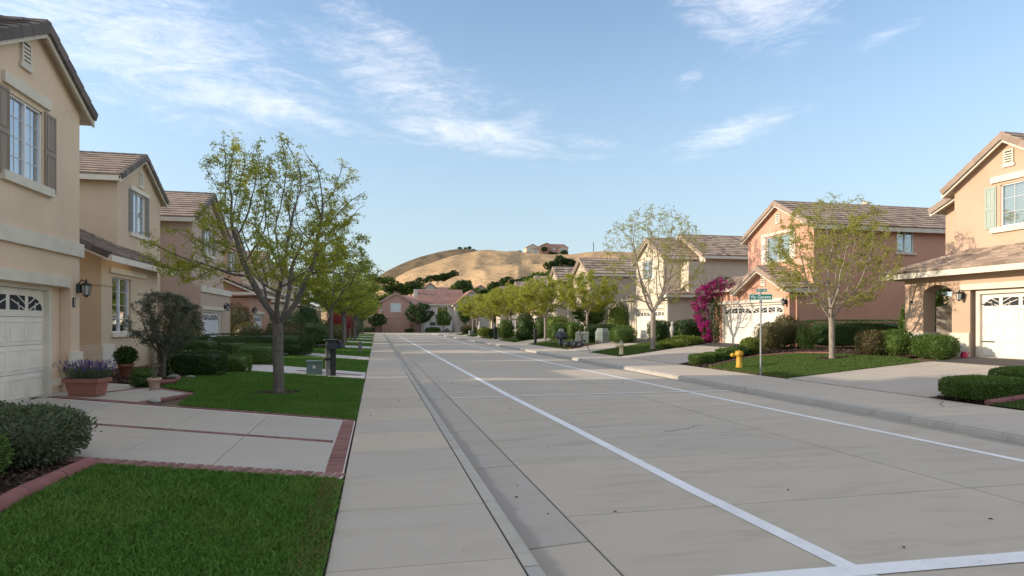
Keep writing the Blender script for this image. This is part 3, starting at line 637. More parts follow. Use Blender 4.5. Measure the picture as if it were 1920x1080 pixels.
def facegrid(b, u0, u1, z0, z1, holes, f):
    us = sorted({u0, u1, *[h[0] for h in holes], *[h[1] for h in holes]}); zs_ = sorted({z0, z1, *[h[2] for h in holes], *[h[3] for h in holes]})
    for i in range(len(us)-1):
        for j in range(len(zs_)-1):
            cu, cz = (us[i]+us[i+1])/2, (zs_[j]+zs_[j+1])/2
            if any(h[0] < cu < h[1] and h[2] < cz < h[3] for h in holes): continue
            b.add([f(us[i], 0, zs_[j]), f(us[i+1], 0, zs_[j]), f(us[i+1], 0, zs_[j+1]), f(us[i], 0, zs_[j+1])], [(0, 1, 2, 3)], .5)
    for a, c, e, g_, d in holes:
        for p, q in (((a, e), (c, e)), ((c, e), (c, g_)), ((c, g_), (a, g_)), ((a, g_), (a, e))):
            b.add([f(p[0], 0, p[1]), f(p[0], d, p[1]), f(q[0], d, q[1]), f(q[0], 0, q[1])], [(0, 1, 2, 3)], .5)
def F_front(y0): return lambda x, d, z: (x, y0+d, z)
def F_right(x1): return lambda u, d, z: (x1-d, u, z)       # wall facing +x local, u = y
def F_left(x0): return lambda u, d, z: (x0+d, u, z)
def obox(b, f, a, c, d0, d1, e, g_):
    p = f(a, d0, e); q = f(c, d1, g_); b.box(min(p[0], q[0]), max(p[0], q[0]), min(p[1], q[1]), max(p[1], q[1]), e, g_); return b
def window(P, f, a, c, e, g_, d=.10, grid=(2, 4), slide=True, back='curtain', dark=None, head=None, sill=None, shut=(), sm='shut_br', glass='glass', tm='trim', light=False):
    """window set in the wall map f: frame with panes, muntins, blind, optional header, sill and shutters"""
    fr = MB(); w_ = .036
    for A, B, E_, G_ in ((a, c, e, e+w_), (a, c, g_-w_, g_), (a, a+w_, e, g_), (c-w_, c, e, g_)): obox(fr, f, A, B, d-.055, d+.02, E_, G_)
    mid = (a+c)/2
    if slide: obox(fr, f, mid-.022, mid+.022, d-.06, d+.02, e+w_, g_-w_)
    W_ = fr.build('window_frame', M['vinyl'], P)
    halves = ((a+w_, mid-.022), (mid+.022, c-w_)) if slide else ((a+w_, c-w_),)
    for hi, (A, B) in enumerate(halves):
        obox(MB(), f, A, B, d-.012, d-.004, e+w_, g_-w_).build('pane', M[glass], W_)
        if not light:
            gx, gz = grid
            for k in range(1, gx): x = A+(B-A)*k/gx; obox(MB(), f, x-.005, x+.005, d-.022, d-.013, e+w_, g_-w_).build('muntin', M['vinyl'], W_)
            for k in range(1, gz): z = e+(g_-e)*k/gz; obox(MB(), f, A, B, d-.024, d-.013, z-.0055, z+.0055).build('muntin', M['vinyl'], W_)
        if back == 'blind' and not light:
            bl = MB(); z = e+.06; 
            while z < g_-.04: obox(bl, f, A, B, d+.03, d+.05, z, z+.036); z += .05
            bl.build('blind', M['blind'], W_)
        elif back == 'curtain' and hi != dark: 
            cu = MB(); n = 14
            for k in range(n): x = A+(B-A)*k/n; obox(cu, f, x, x+(B-A)/n*.9, d+.05+(k % 2)*.012, d+.07, e+w_, g_-w_)
            cu.build('curtain', M['curtain'], W_)
    obox(MB(), f, a-.002, c+.002, d+.10, d+.12, e-.002, g_+.002).build('interior_shade_plate', M['inside'], W_)  # flat dark plate close behind the glass, painted as an unlit interior
    if head: h0, h1, hz, hh = head; obox(MB(), f, a-h0, c+h1, -.065, -.002, g_+hz, g_+hz+hh).build('window_header', M[tm], P)
    if sill: s0, s1, hh = sill; obox(MB(), f, a-s0, c+s1, -.085, -.002, e-hh, e-.004).build('window_sill', M[tm], P)
    for A, B, E_, G_ in shut:
        s = MB(); obox(s, f, A, B, -.03, -.002, E_, G_); n = 2
        for k in range(n):
            z0_, z1_ = E_+(G_-E_)*k/n+.05, E_+(G_-E_)*(k+1)/n-.05
            for p in ((A+.05, B-.05, z0_, z0_+.02), (A+.05, B-.05, z1_-.02, z1_), (A+.05, A+.07, z0_+.02, z1_-.02), (B-.07, B-.05, z0_+.02, z1_-.02)): obox(s, f, p[0], p[1], -.042, -.0305, p[2], p[3])
        mdl = (A+B)/2; obox(s, f, mdl-.008, mdl+.008, -.036, -.0305, E_+.075, (E_+G_)/2-.075); obox(s, f, mdl-.008, mdl+.008, -.036, -.0305, (E_+G_)/2+.075, G_-.075)
        s.build('shutter', M[sm], P)
    return W_
def vent(P, f, a, c, e, g_, m='trim', n=5):
    v = MB(); w_ = .045
    for A, B, E_, G_ in ((a, a+w_, e, g_), (c-w_, c, e, g_), (a+w_, c-w_, g_-w_, g_), (a-.04, c+.04, e-.09, e)): obox(v, f, A, B, -.05, -.002, E_, G_)
    V_ = v.build('gable_vent', M[m], P)
    obox(MB(), f, a+w_, c-w_, -.008, -.003, e, g_-w_).build('vent_back', M['inside'], V_)
    for k in range(n): z = e+.01+(g_-w_-e-.02)*k/n; obox(MB(), f, a+w_, c-w_, -.04, -.012, z, z+(g_-e)/n*.5).build('vent_slat', M[m], V_)
def garage(P, f, a, c, e, g_, d, dm='door', detail=2, nw=4, head=None, jamb=True, flip=False):
    """sectional door: jamb frame, four sections with raised panels, a row of sunburst lights in the top one"""
    j = MB(); w_ = .13
    if jamb:
        obox(j, f, a, a+w_, d-.10, d+.02, e, g_); obox(j, f, c-w_, c, d-.10, d+.02, e, g_); obox(j, f, a+w_, c-w_, d-.10, d+.02, g_-.12, g_)
    D = j.build('garage_door', M['trim'], P) if jamb else None
    A, B, G_ = a+w_, c-w_, g_-.12; H_ = (G_-e)/4; npn = nw*2; pw = (B-A)/npn
    for k in range(4):
        z0_ = e+H_*k; s = MB(); obox(s, f, A, B, d, d+.03, z0_+.004, z0_+H_-.004)
        if detail > 1:
            for i in range(npn):
                u0_, u1_ = A+pw*i+.06, A+pw*(i+1)-.06
                if k == 3: continue
                for zz in (z0_+.08,):
                    h_ = H_-.16
                    obox(s, f, u0_, u1_, d-.012, d-.0005, zz, zz+.025); obox(s, f, u0_, u1_, d-.012, d-.0005, zz+h_-.025, zz+h_)
                    obox(s, f, u0_, u0_+.02, d-.012, d-.0005, zz+.025, zz+h_-.025); obox(s, f, u1_-.02, u1_, d-.012, d-.0005, zz+.025, zz+h_-.025)
        s.build('door_section', M[dm], D)
    if detail:
        z0_ = e+H_*3+H_*.24; hh = H_*.5
        for i in range(npn):
            u0_, u1_ = A+pw*i+pw*.10, A+pw*(i+1)-pw*.10
            inner = (i % 2 == 0)            # the arch rises towards the middle of each pair
            pts = [(0, 0), (1, 0)]; 
            for t in range(7):
                an = math.pi/2*t/6; pts.append((1-(1-math.cos(an))*0-0, 0)) if False else None
            pts = [(1, 0)]+[(1-math.cos(math.pi/2*t/6), math.sin(math.pi/2*t/6)) for t in range(6, -1, -1)] if i in (0, npn-1) or i % 4 in (0, 3) else [(0, 0), (1, 0), (1, 1), (0, 1)]
            if i % 4 == 3 or i == npn-1: pts = [(1-x, z) for x, z in pts]
            vs = [f(u0_+(u1_-u0_)*x, d-.006, z0_+hh*z) for x, z in pts]; b = MB(); b.add(vs, [tuple(range(len(vs)))], .5).build('door_pane', M['inside'], D)
            if detail > 1:
                mt = MB(); cu = u1_ if i % 2 == 0 else u0_; sg = -1 if i % 2 == 0 else 1; L = u1_-u0_
                for (x0_, zz0, x1_, zz1) in ((0, 0, .95, .7), (.0, .45, .55, 1.), (.42, 0, .50, .55)) if L > 0 else ():
                    mt.bar(f(cu+sg*L*x0_, d-.012, z0_+hh*zz0), f(cu+sg*L*x1_, d-.012, z0_+hh*zz1), .02, .012, Vector(f(0, 1, 0))-Vector(f(0, 0, 0)))
                mt.build('muntin', M[dm], D)
    if head: h0, h1, hh, pr_ = head; obox(MB(), f, a-h0, c+h1, -pr_, -.002, g_+.0, g_+hh).build('door_header', M['trim'], P)
    return D
def lantern(P, p, out, s=1.):
    """wall lantern at p, standing off along out"""
    o = Vector(p)+Vector(out)*.15*s; b = MB(); pl = Vector(p)
    b.lathe([(.055*s, -.09*s), (.055*s, .06*s), (.03*s, .09*s)], pl+Vector(out)*.02, 10)
    b.tube([pl+Vector((0, 0, .05*s)), pl+Vector(out)*.07*s+Vector((0, 0, .16*s)), o+Vector((0, 0, .13*s))], .012*s, 8)
    b.lathe([(.012*s, .17*s), (.02*s, .12*s), (.10*s, .07*s), (.105*s, .055*s), (.02*s, .055*s)], o, 12)
    b.lathe([(.05*s, -.145*s), (.055*s, -.13*s), (.02*s, -.17*s)], o, 12)
    for k in range(6): a = k*math.pi/3; b.tube([o+Vector((.088*s*math.cos(a), .088*s*math.sin(a), .055*s)), o+Vector((.055*s*math.cos(a), .055*s*math.sin(a), -.13*s))], .006*s, 5)
    L = b.build('wall_lantern', M['iron'], P)
    MB().lathe([(.078*s, .05*s), (.048*s, -.125*s)], o, 12).build('lamp_glass', M['lampglass'], L)
# ------------------------------------------------------------------ near left house
def left_root(name, X, Y, lab, group='houses along the left side'): return empty(name, (X, Y, zt(X)), R(90), lab, 'house', group)    # local x -> +Y, local y -> -X (depth)
def right_root(name, X, Y, lab, group='houses along the right side'): return empty(name, (X, Y, .52), R(-90), lab, 'house', group)    # local x -> -Y, local y -> +X (depth)
Z0 = .10
h = left_root('house', -6.4, 11.75, 'tan stucco house at the left edge with brown shutters and a cream belt course')
Z = lambda z: z-.15
W1 = 3.52
gable_wall_y(h, M['tan'], 0, W1, 0, 10, Z(-.05), Z(6.42), Z(7.37), holes=[(-.01+.02, 3.12, Z(-.04), Z(2.36), .34), (.88, 2.0, Z(4.3), Z(5.74), .10)])
MB().box(-7, -.001, 0, 10, Z(-.05), Z(6.0)).build('wall', M['tan'], h)
gable_roof_y(h, 0, W1, 0, 10, Z(6.42), Z(7.37), 'tile_dk', 'tile_dk', oh=.28, fo=.2, cap_h=.2)
MB().box(3.521, 7.9, 2.4, 12, Z(-.05), Z(6.6)).build('wall', M['tan'], h)  # unseen rear block added to stop sun shining through the gap between houses
deck(h, [[(-7.3, -.4, Z(5.9)), (-.3, -.4, Z(5.9)), (-.3, 5, Z(8)), (-7.3, 5, Z(8))]], M['tile_dk'])
window(h, F_front(0), .88, 2.0, Z(4.3), Z(5.74), .09, (2, 4), True, 'curtain', dark=0, head=(.25, .20, .10, .20), sill=(.3, .28, .17), shut=[(2.04, 2.46, Z(4.24), Z(5.78)), (.30, .84, Z(4.24), Z(5.78))], sm='shut_br')
vent(h, F_front(0), 1.2, 1.52, Z(6.42), Z(6.86))
garage(h, F_front(0), -2.6, 2.62, Z(.10), Z(2.40), .22, 'door', 2, 4)
f0 = F_front(0)
obox(MB(), f0, .0, 2.95, -.07, -.002, Z(2.37), Z(2.58)).build('door_header', M['trim'], h)
bt = MB(); obox(bt, f0, -.1, 3.57, -.075, -.002, Z(3.06), Z(3.35)); bt.box(3.522, 3.57, 0, .9, Z(3.06), Z(3.35)); bt.build('belt_course', M['trim'], h)
b = MB(); obox(b, f0, 2.66, 3.1, .2, .33, Z(-.05), Z(2.38)); b.build('door_return', M['tan'], h)
b = MB(); obox(b, f0, 3.0, 3.56, -.055, -.002, Z(.30), Z(.99)); b.box(3.522, 3.56, 0, .5, Z(.30), Z(.99)); obox(b, f0, 2.64, 3.11, .14, .199, Z(.30), Z(.45)); b.build('pillar_base', M['trim'], h)
lantern(h, (3.42, -.002, Z(2.38)), (0, -1, 0), 1.15)
b = MB(); obox(b, f0, 3.19, 3.29, -.02, -.002, Z(1.96), Z(2.16)); b.build('number_plate', M['iron'], h)
b = MB(); obox(b, f0, 3.235, 3.25, -.026, -.0205, Z(1.99), Z(2.13)); b.build('house_number', M['signw'], h)
# ------------------------------------------------------------------ second left house: low entry wing with a tiled roof, upper storey behind
h = left_root('house', -8.2, 21.67, 'tan house with a low tiled entry wing and grey shutters, second on the left')
Z = lambda z: z-.15
wing = MB()
facegrid(wing, -.70, 4.2, Z(-.05), Z(3.62), [(.08, 1.62, Z(1.32), Z(3.1), .16)], F_front(0))
facegrid(wing, 0, 7, Z(-.05), Z(3.62), [], lambda u, d, z: (4.2, u, z)); facegrid(wing, -7, 0, Z(-.05), Z(3.62), [], lambda u, d, z: (-.70, -u, z)); wing.add([(-.7, 0, Z(3.62)), (-.7, 7, Z(3.62)), (-.7, 7, Z(5)), (-.7, 2.3, Z(4.9)), (-.7, 0, Z(3.85))], [(4, 3, 2, 1, 0)], .5)
wing.build('wall', M['yellow'], h)
window(h, F_front(0), .08, 1.62, Z(1.32), Z(3.1), .13, (1, 4), True, 'curtain', dark=0, head=(.22, 1.3, .12, .17), sill=(.1, .12, .15), glass='glass')
b = MB(); b.box(-.76, .13, -.06, -.002, Z(-.05), Z(.95)); b.box(-.76, -.702, -.001, 2.5, Z(-.05), Z(.95)); b.build('pillar_base', M['trim'], h)
b = MB(); b.box(-.73, .06, -.03, -.002, Z(2.78), Z(2.84)); b.box(-.73, -.702, -.001, 2.5, Z(2.78), Z(2.84)); b.build('wall_band', M['yellow'], h)
# low roof: front slope and left hip end
xa, xb, ya, yb, ze, zr = -1.35, 5.0, -.5, 2.35, Z(3.66), Z(5.0)
roof = deck(h, [[(xa, ya, ze), (xb, ya, ze), (xb, yb, zr), (xa, yb, zr)]], M['trim'])
tiles(roof, (xa, ya, ze+.01), (1, 0, 0), (0, yb-ya, zr-ze), xb-xa, math.hypot(yb-ya, zr-ze), 'tile_br', ind=170)
rake(roof, (xa, ya, ze+.02), (xa, yb, zr+.02), (-1, 0, 0), 'tile_dk', ind=True, seg=.5)
MB().box(xa, xb, ya-.035, ya-.001, ze-.2, ze-.01).build('fascia', M['trim'], roof)
MB().bar((xa-.02, ya, ze-.11), (xa-.02, yb, zr-.11), .04, .17).build('bargeboard', M['trim'], roof)
U0 = 3.2
gable_wall_y(h, M['yellow'], U0, U0+4.5, 1.0, 11, Z(3.0), Z(7.1), Z(8.28), holes=[(U0+1.4, U0+2.72, Z(5.12), Z(6.72), .1)])
gable_roof_y(h, U0, U0+4.5, 1.0, 11, Z(7.1), Z(8.28), 'tile_l', 'tile_dk', oh=.3, fo=.22, ind=(170, 0), sort=lambda p: p.y)
window(h, F_front(1.0), U0+1.4, U0+2.72, Z(5.12), Z(6.72), .09, (2, 4), True, 'curtain', dark=0, head=(.3, .35, .02, .16), sill=(.3, .35, .15), shut=[(U0+1.02, U0+1.37, Z(5.1), Z(6.74)), (U0+2.75, U0+3.1, Z(5.1), Z(6.74))], sm='shut_gy', light=False)
vent(h, F_front(1.0), U0+2.08, U0+2.42, Z(7.1), Z(7.62))
# ------------------------------------------------------------------ generic two storey house used down both sides
def house(root, m, zpad, U=(0, 5.2, 1.3), lo=(0, 6.2), gd=(.5, 5.2), win=(1.6, 3.4), sm='shut_wh', tk='tile_r', rk='tile_rk', near=False, far=False, dm='door', ind=(0, 0), z=(6.35, 7.75), lor=None, gtop=2.45, flipl=False, sidewin=None):
    Zb = -.45; ux0, ux1, uy = U; lx0, lx1 = lo; ze, zr = z[0]-zpad, z[1]-zpad; lz = 3.35-zpad
    gb = 2.13 if not far else 2.1
    ghole = [(gd[0], gd[1], 0., gb, .18)]
    wl_ = MB(); facegrid(wl_, lx0, lx1, Zb, lz, [(gd[0], gd[1], Zb, gb, .18)], F_front(0))
    for xx in (lx0, lx1): wl_.add([(xx, 0, Zb), (xx, 8, Zb), (xx, 8, lz), (xx, 0, lz)], [(0, 1, 2, 3) if xx == lx1 else (3, 2, 1, 0)], .5)
    wl_.build('wall', m, root)
    gable_wall_y(root, m, ux0, ux1, uy, 12, lz, ze, zr, holes=[(win[0], win[1], ze-1.55, ze-.28, .1)], sideholes=sidewin or ())
    for bx0, bx1 in ((lx0+.02, ux0-.002), (ux1+.002, lx1-.02)):
        if bx1-bx0 > .1: MB().box(bx0, bx1, uy+1.2, 11.8, lz+.002, ze-.6).build('wall', m, root)
    gable_roof_y(root, ux0, ux1, uy, 12, ze, zr, tk, rk, oh=.3, fo=.26, ind=ind, sort=lambda p: p.y, rind=near, big=1 if not far else 1.5)
    window(root, F_front(uy), win[0], win[1], ze-1.55, ze-.28, .09, (2, 3), True, 'curtain' if not near else 'blind', head=(.35, .35, .05, .14), sill=(.2, .2, .13), shut=[(win[0]-.42, win[0]-.03, ze-1.57, ze-.26), (win[1]+.03, win[1]+.42, ze-1.57, ze-.26)], sm=sm, light=far, glass='glass_lo' if near else 'glass')
    xm = (ux0+ux1)/2; vent(root, F_front(uy), xm-.17, xm+.17, ze+.42, ze+.86, n=4)
    garage(root, F_front(0), gd[0], gd[1], 0, gb, .15, dm, 1 if far else 2, 4, head=(.25, .25, .17, .06))
    return lz
def low_roof(root, x0, x1, y0, y1, ze, zr, tk, rk, ind=0, oh=.5, hipl=True, hipr=True, ends=.5, big=1., wm='trim'):
    """lean-to / hipped apron roof in front of an upper storey"""
    xa, xb, ya = x0-oh, x1+oh, y0-oh; dy = y1-ya; Wd = math.hypot(dy, zr-ze)
    il, ir = (dy if hipl else 0), (dy if hipr else 0)
    quads = [[(xa, ya, ze), (xb, ya, ze), (xb-ir, y1, zr), (xa+il, y1, zr)]]
    if hipl: quads.append([(xa, ya, ze), (xa+il, y1, zr), (xa+il, y1+2.5, zr), (xa, y1+2.5, ze)])
    if hipr: quads.append([(xb, ya, ze), (xb, y1+2.5, ze), (xb-ir, y1+2.5, zr), (xb-ir, y1, zr)])
    roof = deck(root, quads, M['trim'])
    tiles(roof, (xa, ya, ze+.008), (1, 0, 0), (0, dy, zr-ze), xb-xa, Wd, tk, lambda v: il*v/Wd, lambda v: ir*v/Wd, ind=ind, big=big)
    if hipl: tiles(roof, (xa, ya, ze+.008), (0, 1, 0), (il, 0, zr-ze), dy+2.5, Wd, tk, lambda v: il*v/Wd, ind=0, big=big); ridge(roof, (xa, ya, ze+.04), (xa+il, y1, zr+.04), rk)
    if hipr: tiles(roof, (xb, ya, ze+.008), (0, 1, 0), (-ir, 0, zr-ze), dy+2.5, Wd, tk, lambda v: ir*v/Wd, ind=min(ind, 90), sort=lambda p: p.y, big=big); ridge(roof, (xb, ya, ze+.04), (xb-ir, y1, zr+.04), rk)
    MB().box(xa-.035, xb+.035, ya-.035, ya-.001, ze-.19, ze-.004).build('fascia', M['trim'], roof)
    for xe, s_ in ((xa, -1), (xb, 1)): MB().box(min(xe, xe+s_*.033), max(xe, xe+s_*.033), ya, y1+(2.5 if (hipl if s_ < 0 else hipr) else 0), ze-.19, ze-.004).build('fascia', M['trim'], roof)
    for xe, hp_ in ((x0, hipl), (x1, hipr)):
        if not hp_:
            k = (zr-ze)/dy; MB().add([(xe, y0, ze-.35), (xe, y1+.05, ze-.35), (xe, y1+.05, zr-.05), (xe, y0, ze+k*(y0-ya)-.06)], [(0, 1, 2, 3)], .5).build('end_wall', M[wm], roof)
    MB().box(xa+.01, xb-.01, ya+.01, y0+.05, ze-.13, ze-.11).build('soffit', M['trim'], roof)
    return roof
# ------------------------------------------------------------------ right side
# first: peach house at the right edge, arched porch, green shutters
zp = .52
h = right_root('house', 18.6, 18.6, 'peach stucco house at the right edge with an arched porch and sage green shutters')
Y_ = lambda y: 18.6-y; Z = lambda z: z-zp
f0 = F_front(0)
w_ = MB(); ga, gb_ = Y_(16.05), Y_(10.9)
facegrid(w_, Y_(16.69), 8.5, Z(-.1), Z(3.26), [(ga, gb_, Z(-.1), Z(2.68), .22)], f0)
# arched bay: pillar, springing curve and pillar
def arch_wall(b, x0, xa, xb, x1, zb, zs_, za, zt_, d):
    n = 12; arc = [(xa+(xb-xa)*k/n, zs_+(za-zs_)*math.sin(math.pi*k/n)**.75) for k in range(n+1)]
    for yy, fl_ in ((0, 0), (d, 1)):
        b.add([(x0, yy, zb), (xa, yy, zb), (xa, yy, zt_), (x0, yy, zt_)], [(0, 1, 2, 3)], .5); b.add([(xb, yy, zb), (x1, yy, zb), (x1, yy, zt_), (xb, yy, zt_)], [(0, 1, 2, 3)], .5)
        for (xx, zz), (xx1, zz1) in zip(arc, arc[1:]): b.add([(xx, yy, zz), (xx1, yy, zz1), (xx1, yy, zt_), (xx, yy, zt_)], [(0, 1, 2, 3)], .5)
    for (xx, zz), (xx1, zz1) in zip(arc, arc[1:]): b.add([(xx, 0, zz), (xx, d, zz), (xx1, d, zz1), (xx1, 0, zz1)], [(0, 1, 2, 3)], .5)
    for xx in (x0, xa, xb, x1): b.add([(xx, 0, zb), (xx, d, zb), (xx, d, zs_ if xx in (xa, xb) else zt_), (xx, 0, zs_ if xx in (xa, xb) else zt_)], [(0, 1, 2, 3)], .5)
arch_wall(w_, .06, .82, 1.91, Y_(16.69), Z(-.1), Z(2.70), Z(2.92), Z(3.26), .5)
w_.build('wall', M['peach'], h)
b = MB(); b.box(.02, .86, -.05, .67, Z(-.1), Z(1.3)); b.box(1.87, ga-.001, -.05, .3, Z(-.1), Z(1.3)); b.build('pillar_base', M['trim'], h)
b = MB(); b.box(1.92, 2.4, .63, 6, Z(-.1), Z(3.2)); b.build('wall', M['peach'], h)
b = MB(); b.box(.06, 8.4, 5.2, 6, Z(-.1), Z(3.2)); b.build('wall', M['peach'], h)
garage(h, f0, ga+.12, gb_, Z(.53), Z(2.66), .18, 'door', 2, 4); obox(MB(), f0, ga-.28, gb_+.3, -.07, -.002, Z(2.685), Z(2.87)).build('door_header', M['trim'], h)
b = MB(); 
for zz in (Z(2.2), Z(1.02)): b.box(ga+.27, ga+.65, .155, .178, zz, zz+.035)
b.build('strap_hinge', M['iron'], h)
lantern(h, (Y_(16.28), -.002, Z(2.52)), (0, -1, 0), 1.1)
b = MB(); b.lathe([(.05, -.03), (.05, .03)], (.35, -.04, Z(2.38)), 8); b.build('porch_light', M['iron'], h)
low_roof(h, .0, 8.5, 0, 1.7, Z(3.36), Z(4.2), 'tile_r', 'tile_r', ind=170, hipl=True, hipr=False)
gable_wall_y(h, M['peach'], Y_(17.84), Y_(14.08), 1.4, 12, Z(3.2), Z(6.5), Z(7.72), holes=[(Y_(16.2), Y_(14.6), Z(4.78), Z(6.15), .1)])
gable_roof_y(h, Y_(17.84), Y_(14.08), 1.4, 12, Z(6.5), Z(7.72), 'tile_r', 'tile_rk', oh=.3, fo=.26)
MB().box(Y_(14.08)+.001, 9, 1.5, 12, Z(3.2), Z(6.5)).build('wall', M['peach'], h)
deck(h, [[(Y_(14.3), 1.1, Z(6.4)), (9.3, 1.1, Z(6.4)), (9.3, 6.5, Z(8.6)), (Y_(14.3), 6.5, Z(8.6))]], M['tile_r'])
b = MB(); b.box(Y_(18.92), Y_(17.84)-.001, 2.2, 12, Z(3.0), Z(6.0)); b.build('wall', M['peach'], h)
sx0, sx1 = Y_(19.25), Y_(17.84)
roof = deck(h, [[(sx0, 1.8, Z(5.85)), (sx1, 1.8, Z(6.45)), (sx1, 12, Z(6.45)), (sx0, 12, Z(5.85))]], M['trim'])
tiles(roof, (sx0, 1.8, Z(5.86)), (0, 1, 0), (sx1-sx0, 0, .6), 10.2, 1.5, 'tile_r'); rake(roof, (sx0, 1.8, Z(5.87)), (sx1, 1.8, Z(6.47)), (0, -1, 0), 'tile_rk')
MB().bar((sx0, 1.83, Z(5.73)), (sx1, 1.83, Z(6.33)), .04, .18).build('bargeboard', M['trim'], roof)
window(h, F_front(1.4), Y_(16.2), Y_(14.6), Z(4.78), Z(6.15), .09, (2, 3), True, 'blind', head=(.3, .3, .1, .2), sill=(.3, .3, .18), shut=[(Y_(16.72), Y_(16.33), Z(4.75), Z(6.15))], sm='shut_gn', glass='glass_lo')
vent(h, F_front(1.4), Y_(16.08), Y_(15.76), Z(6.78), Z(7.24))
# second: salmon house with the bougainvillea
h = right_root('house', 18.6, 30.9, 'salmon stucco house with a double garage, low gable and white shutters, behind the street sign')
Y_ = lambda y: 30.9-y
lz = house(h, M['salmon'], zp, U=(Y_(30.05), Y_(24.88), 1.3), lo=(Y_(31.3), Y_(24.88)), gd=(Y_(30.6), Y_(25.3)), win=(Y_(28.45), Y_(26.6)), near=True, ind=(0, 290), z=(6.35, 7.75),
   sidewin=[('r', 5.9, 6.86, Z(5.05), Z(6.08), .08)], lor=None)
window(h, F_right(Y_(24.88)), 5.9, 6.86, Z(5.05), Z(6.08), .07, (1, 3), True, 'blind', sill=(.1, .1, .11), glass='glass_lo')
low_roof(h, Y_(31.3), Y_(28.6), 0, 1.3, Z(3.5), Z(4.2), 'tile_r', 'tile_r', ind=40, hipl=False, hipr=False, oh=.25, wm='salmon')
# low front gable over the garage
xa, xb = Y_(28.75), Y_(24.88); b = MB(); xm_ = (xa+xb)/2; b.add([(xa, -.001, Z(3.35)), (xb, -.001, Z(3.35)), (xm_, -.001, Z(4.28))], [(0, 1, 2)], .5); b.build('wall', M['salmon'], h)
gable_roof_y(h, xa, xb, 0, 1.25, Z(3.38), Z(4.36), 'tile_r', 'tile_rk', oh=.28, fo=.42, ind=(40, 60), back=.03)
vent(h, F_front(-.002), xm_-.15, xm_+.15, Z(3.55), Z(4.0), n=4)
lantern(h, (Y_(25.08), -.002, Z(2.62)), (0, -1, 0), 1.2)
MB().tube([(Y_(24.88)+.05, .35, -.1), (Y_(24.88)+.05, .35, Z(3.3))], .045, 8).build('downpipe', M['salmon'], h)
b = MB(); b.tube([(2.9, 7, Z(7.5)), (2.9, 7, Z(8.0))], .12, 10); b.lathe([(.2, 0), (.2, .1), (.1, .16)], (2.9, 7, Z(8.0)), 10); b.build('roof_vent', M['trim'], h)
# third: cream house behind the bare tree
h = right_root('house', 18.6, 42.6, 'cream stucco house with a projecting gable tower behind the nearly bare tree')
Y_ = lambda y: 42.6-y
house(h, M['cream'], zp, U=(Y_(42.4), Y_(38.0), .2), lo=(Y_(43.0), Y_(36.8)), gd=(Y_(42.3), Y_(37.5)), win=(Y_(41.2), Y_(39.7)), ind=(0, 60), z=(6.3, 7.6), near=False)
gable_wall_y(h, M['cream'], Y_(42.2), Y_(36.8), 2.6, 13, Z(3), Z(6.3), Z(7.8)); gable_roof_y(h, Y_(42.2), Y_(36.8), 2.6, 13, Z(6.3), Z(7.8), 'tile_r', 'tile_rk', ind=(0, 200), sort=lambda p: p.y, rind=False)
low_roof(h, Y_(38.0)+.4, Y_(36.8), 0, 2.6, Z(3.5), Z(4.4), 'tile_r', 'tile_r', ind=60, hipl=False, hipr=True, oh=.4)
low_roof(h, Y_(43.2), Y_(42.4)-.4, 0, 2.6, Z(3.5), Z(4.4), 'tile_r', 'tile_r', ind=0, hipl=True, hipr=False, oh=.4)
b = MB(); b.box(Y_(37.1), Y_(36.75), -.14, -.002, -.3, Z(3.3)); b.box(Y_(43.1), Y_(42.7), -.14, -.002, -.3, Z(3.3)); b.build('pilaster', M['trim'], h)
MB().box(Y_(36.78)+.001, Y_(36.78)+.08, 2.0, 2.4, -.3, Z(3.3)).build('pilaster', M['trim'], h)
# fourth: beige house
def lower_cheeks(h, x0, x1): low_roof(h, x0, x1, 0, 1.3, Z(3.5), Z(4.1), 'tile_r', 'tile_r', hipl=False, hipr=True, oh=.4, big=1.4)
h = right_root('house', 18.6, 58.2, 'beige stucco house with a grey brown roof, fourth on the right')
house(h, M['beige'], zp, U=(.6, 5.4, .3), lo=(0, 5.4), gd=(1.2, 5.0), win=(2.2, 3.8), far=True, z=(6.3, 7.75), sm='shut_gn')
b = MB(); b.box(5.0, 5.42, -.14, -.002, -.3, Z(3.3)); b.box(0, .4, -.14, -.002, -.3, Z(3.3)); b.build('pilaster', M['trim'], h)
h = right_root('house', 18.6, 67.2, 'cream stucco house glimpsed between the far right trees, fifth on the right')
house(h, M['cream'], zp, U=(1.2, 5.2, .3), lo=(0, 5.2), gd=(.8, 4.6), win=(2.4, 3.8), far=True, z=(6.2, 7.7))
for k, (mm, lab) in enumerate((('peach', 'peach house hidden by trees, sixth on the right'), ('beige', 'beige house hidden by trees, seventh on the right'), ('pinkish', 'pinkish house hidden by trees, last on the right'))):
    h = right_root('house', 19.5, 78.5+11*k, lab); house(h, M[mm], zp, U=(.6, 5.4, .3), lo=(0, 5.4), gd=(.6, 4.8), win=(2.2, 3.8), far=True, z=(6.2, 7.6))
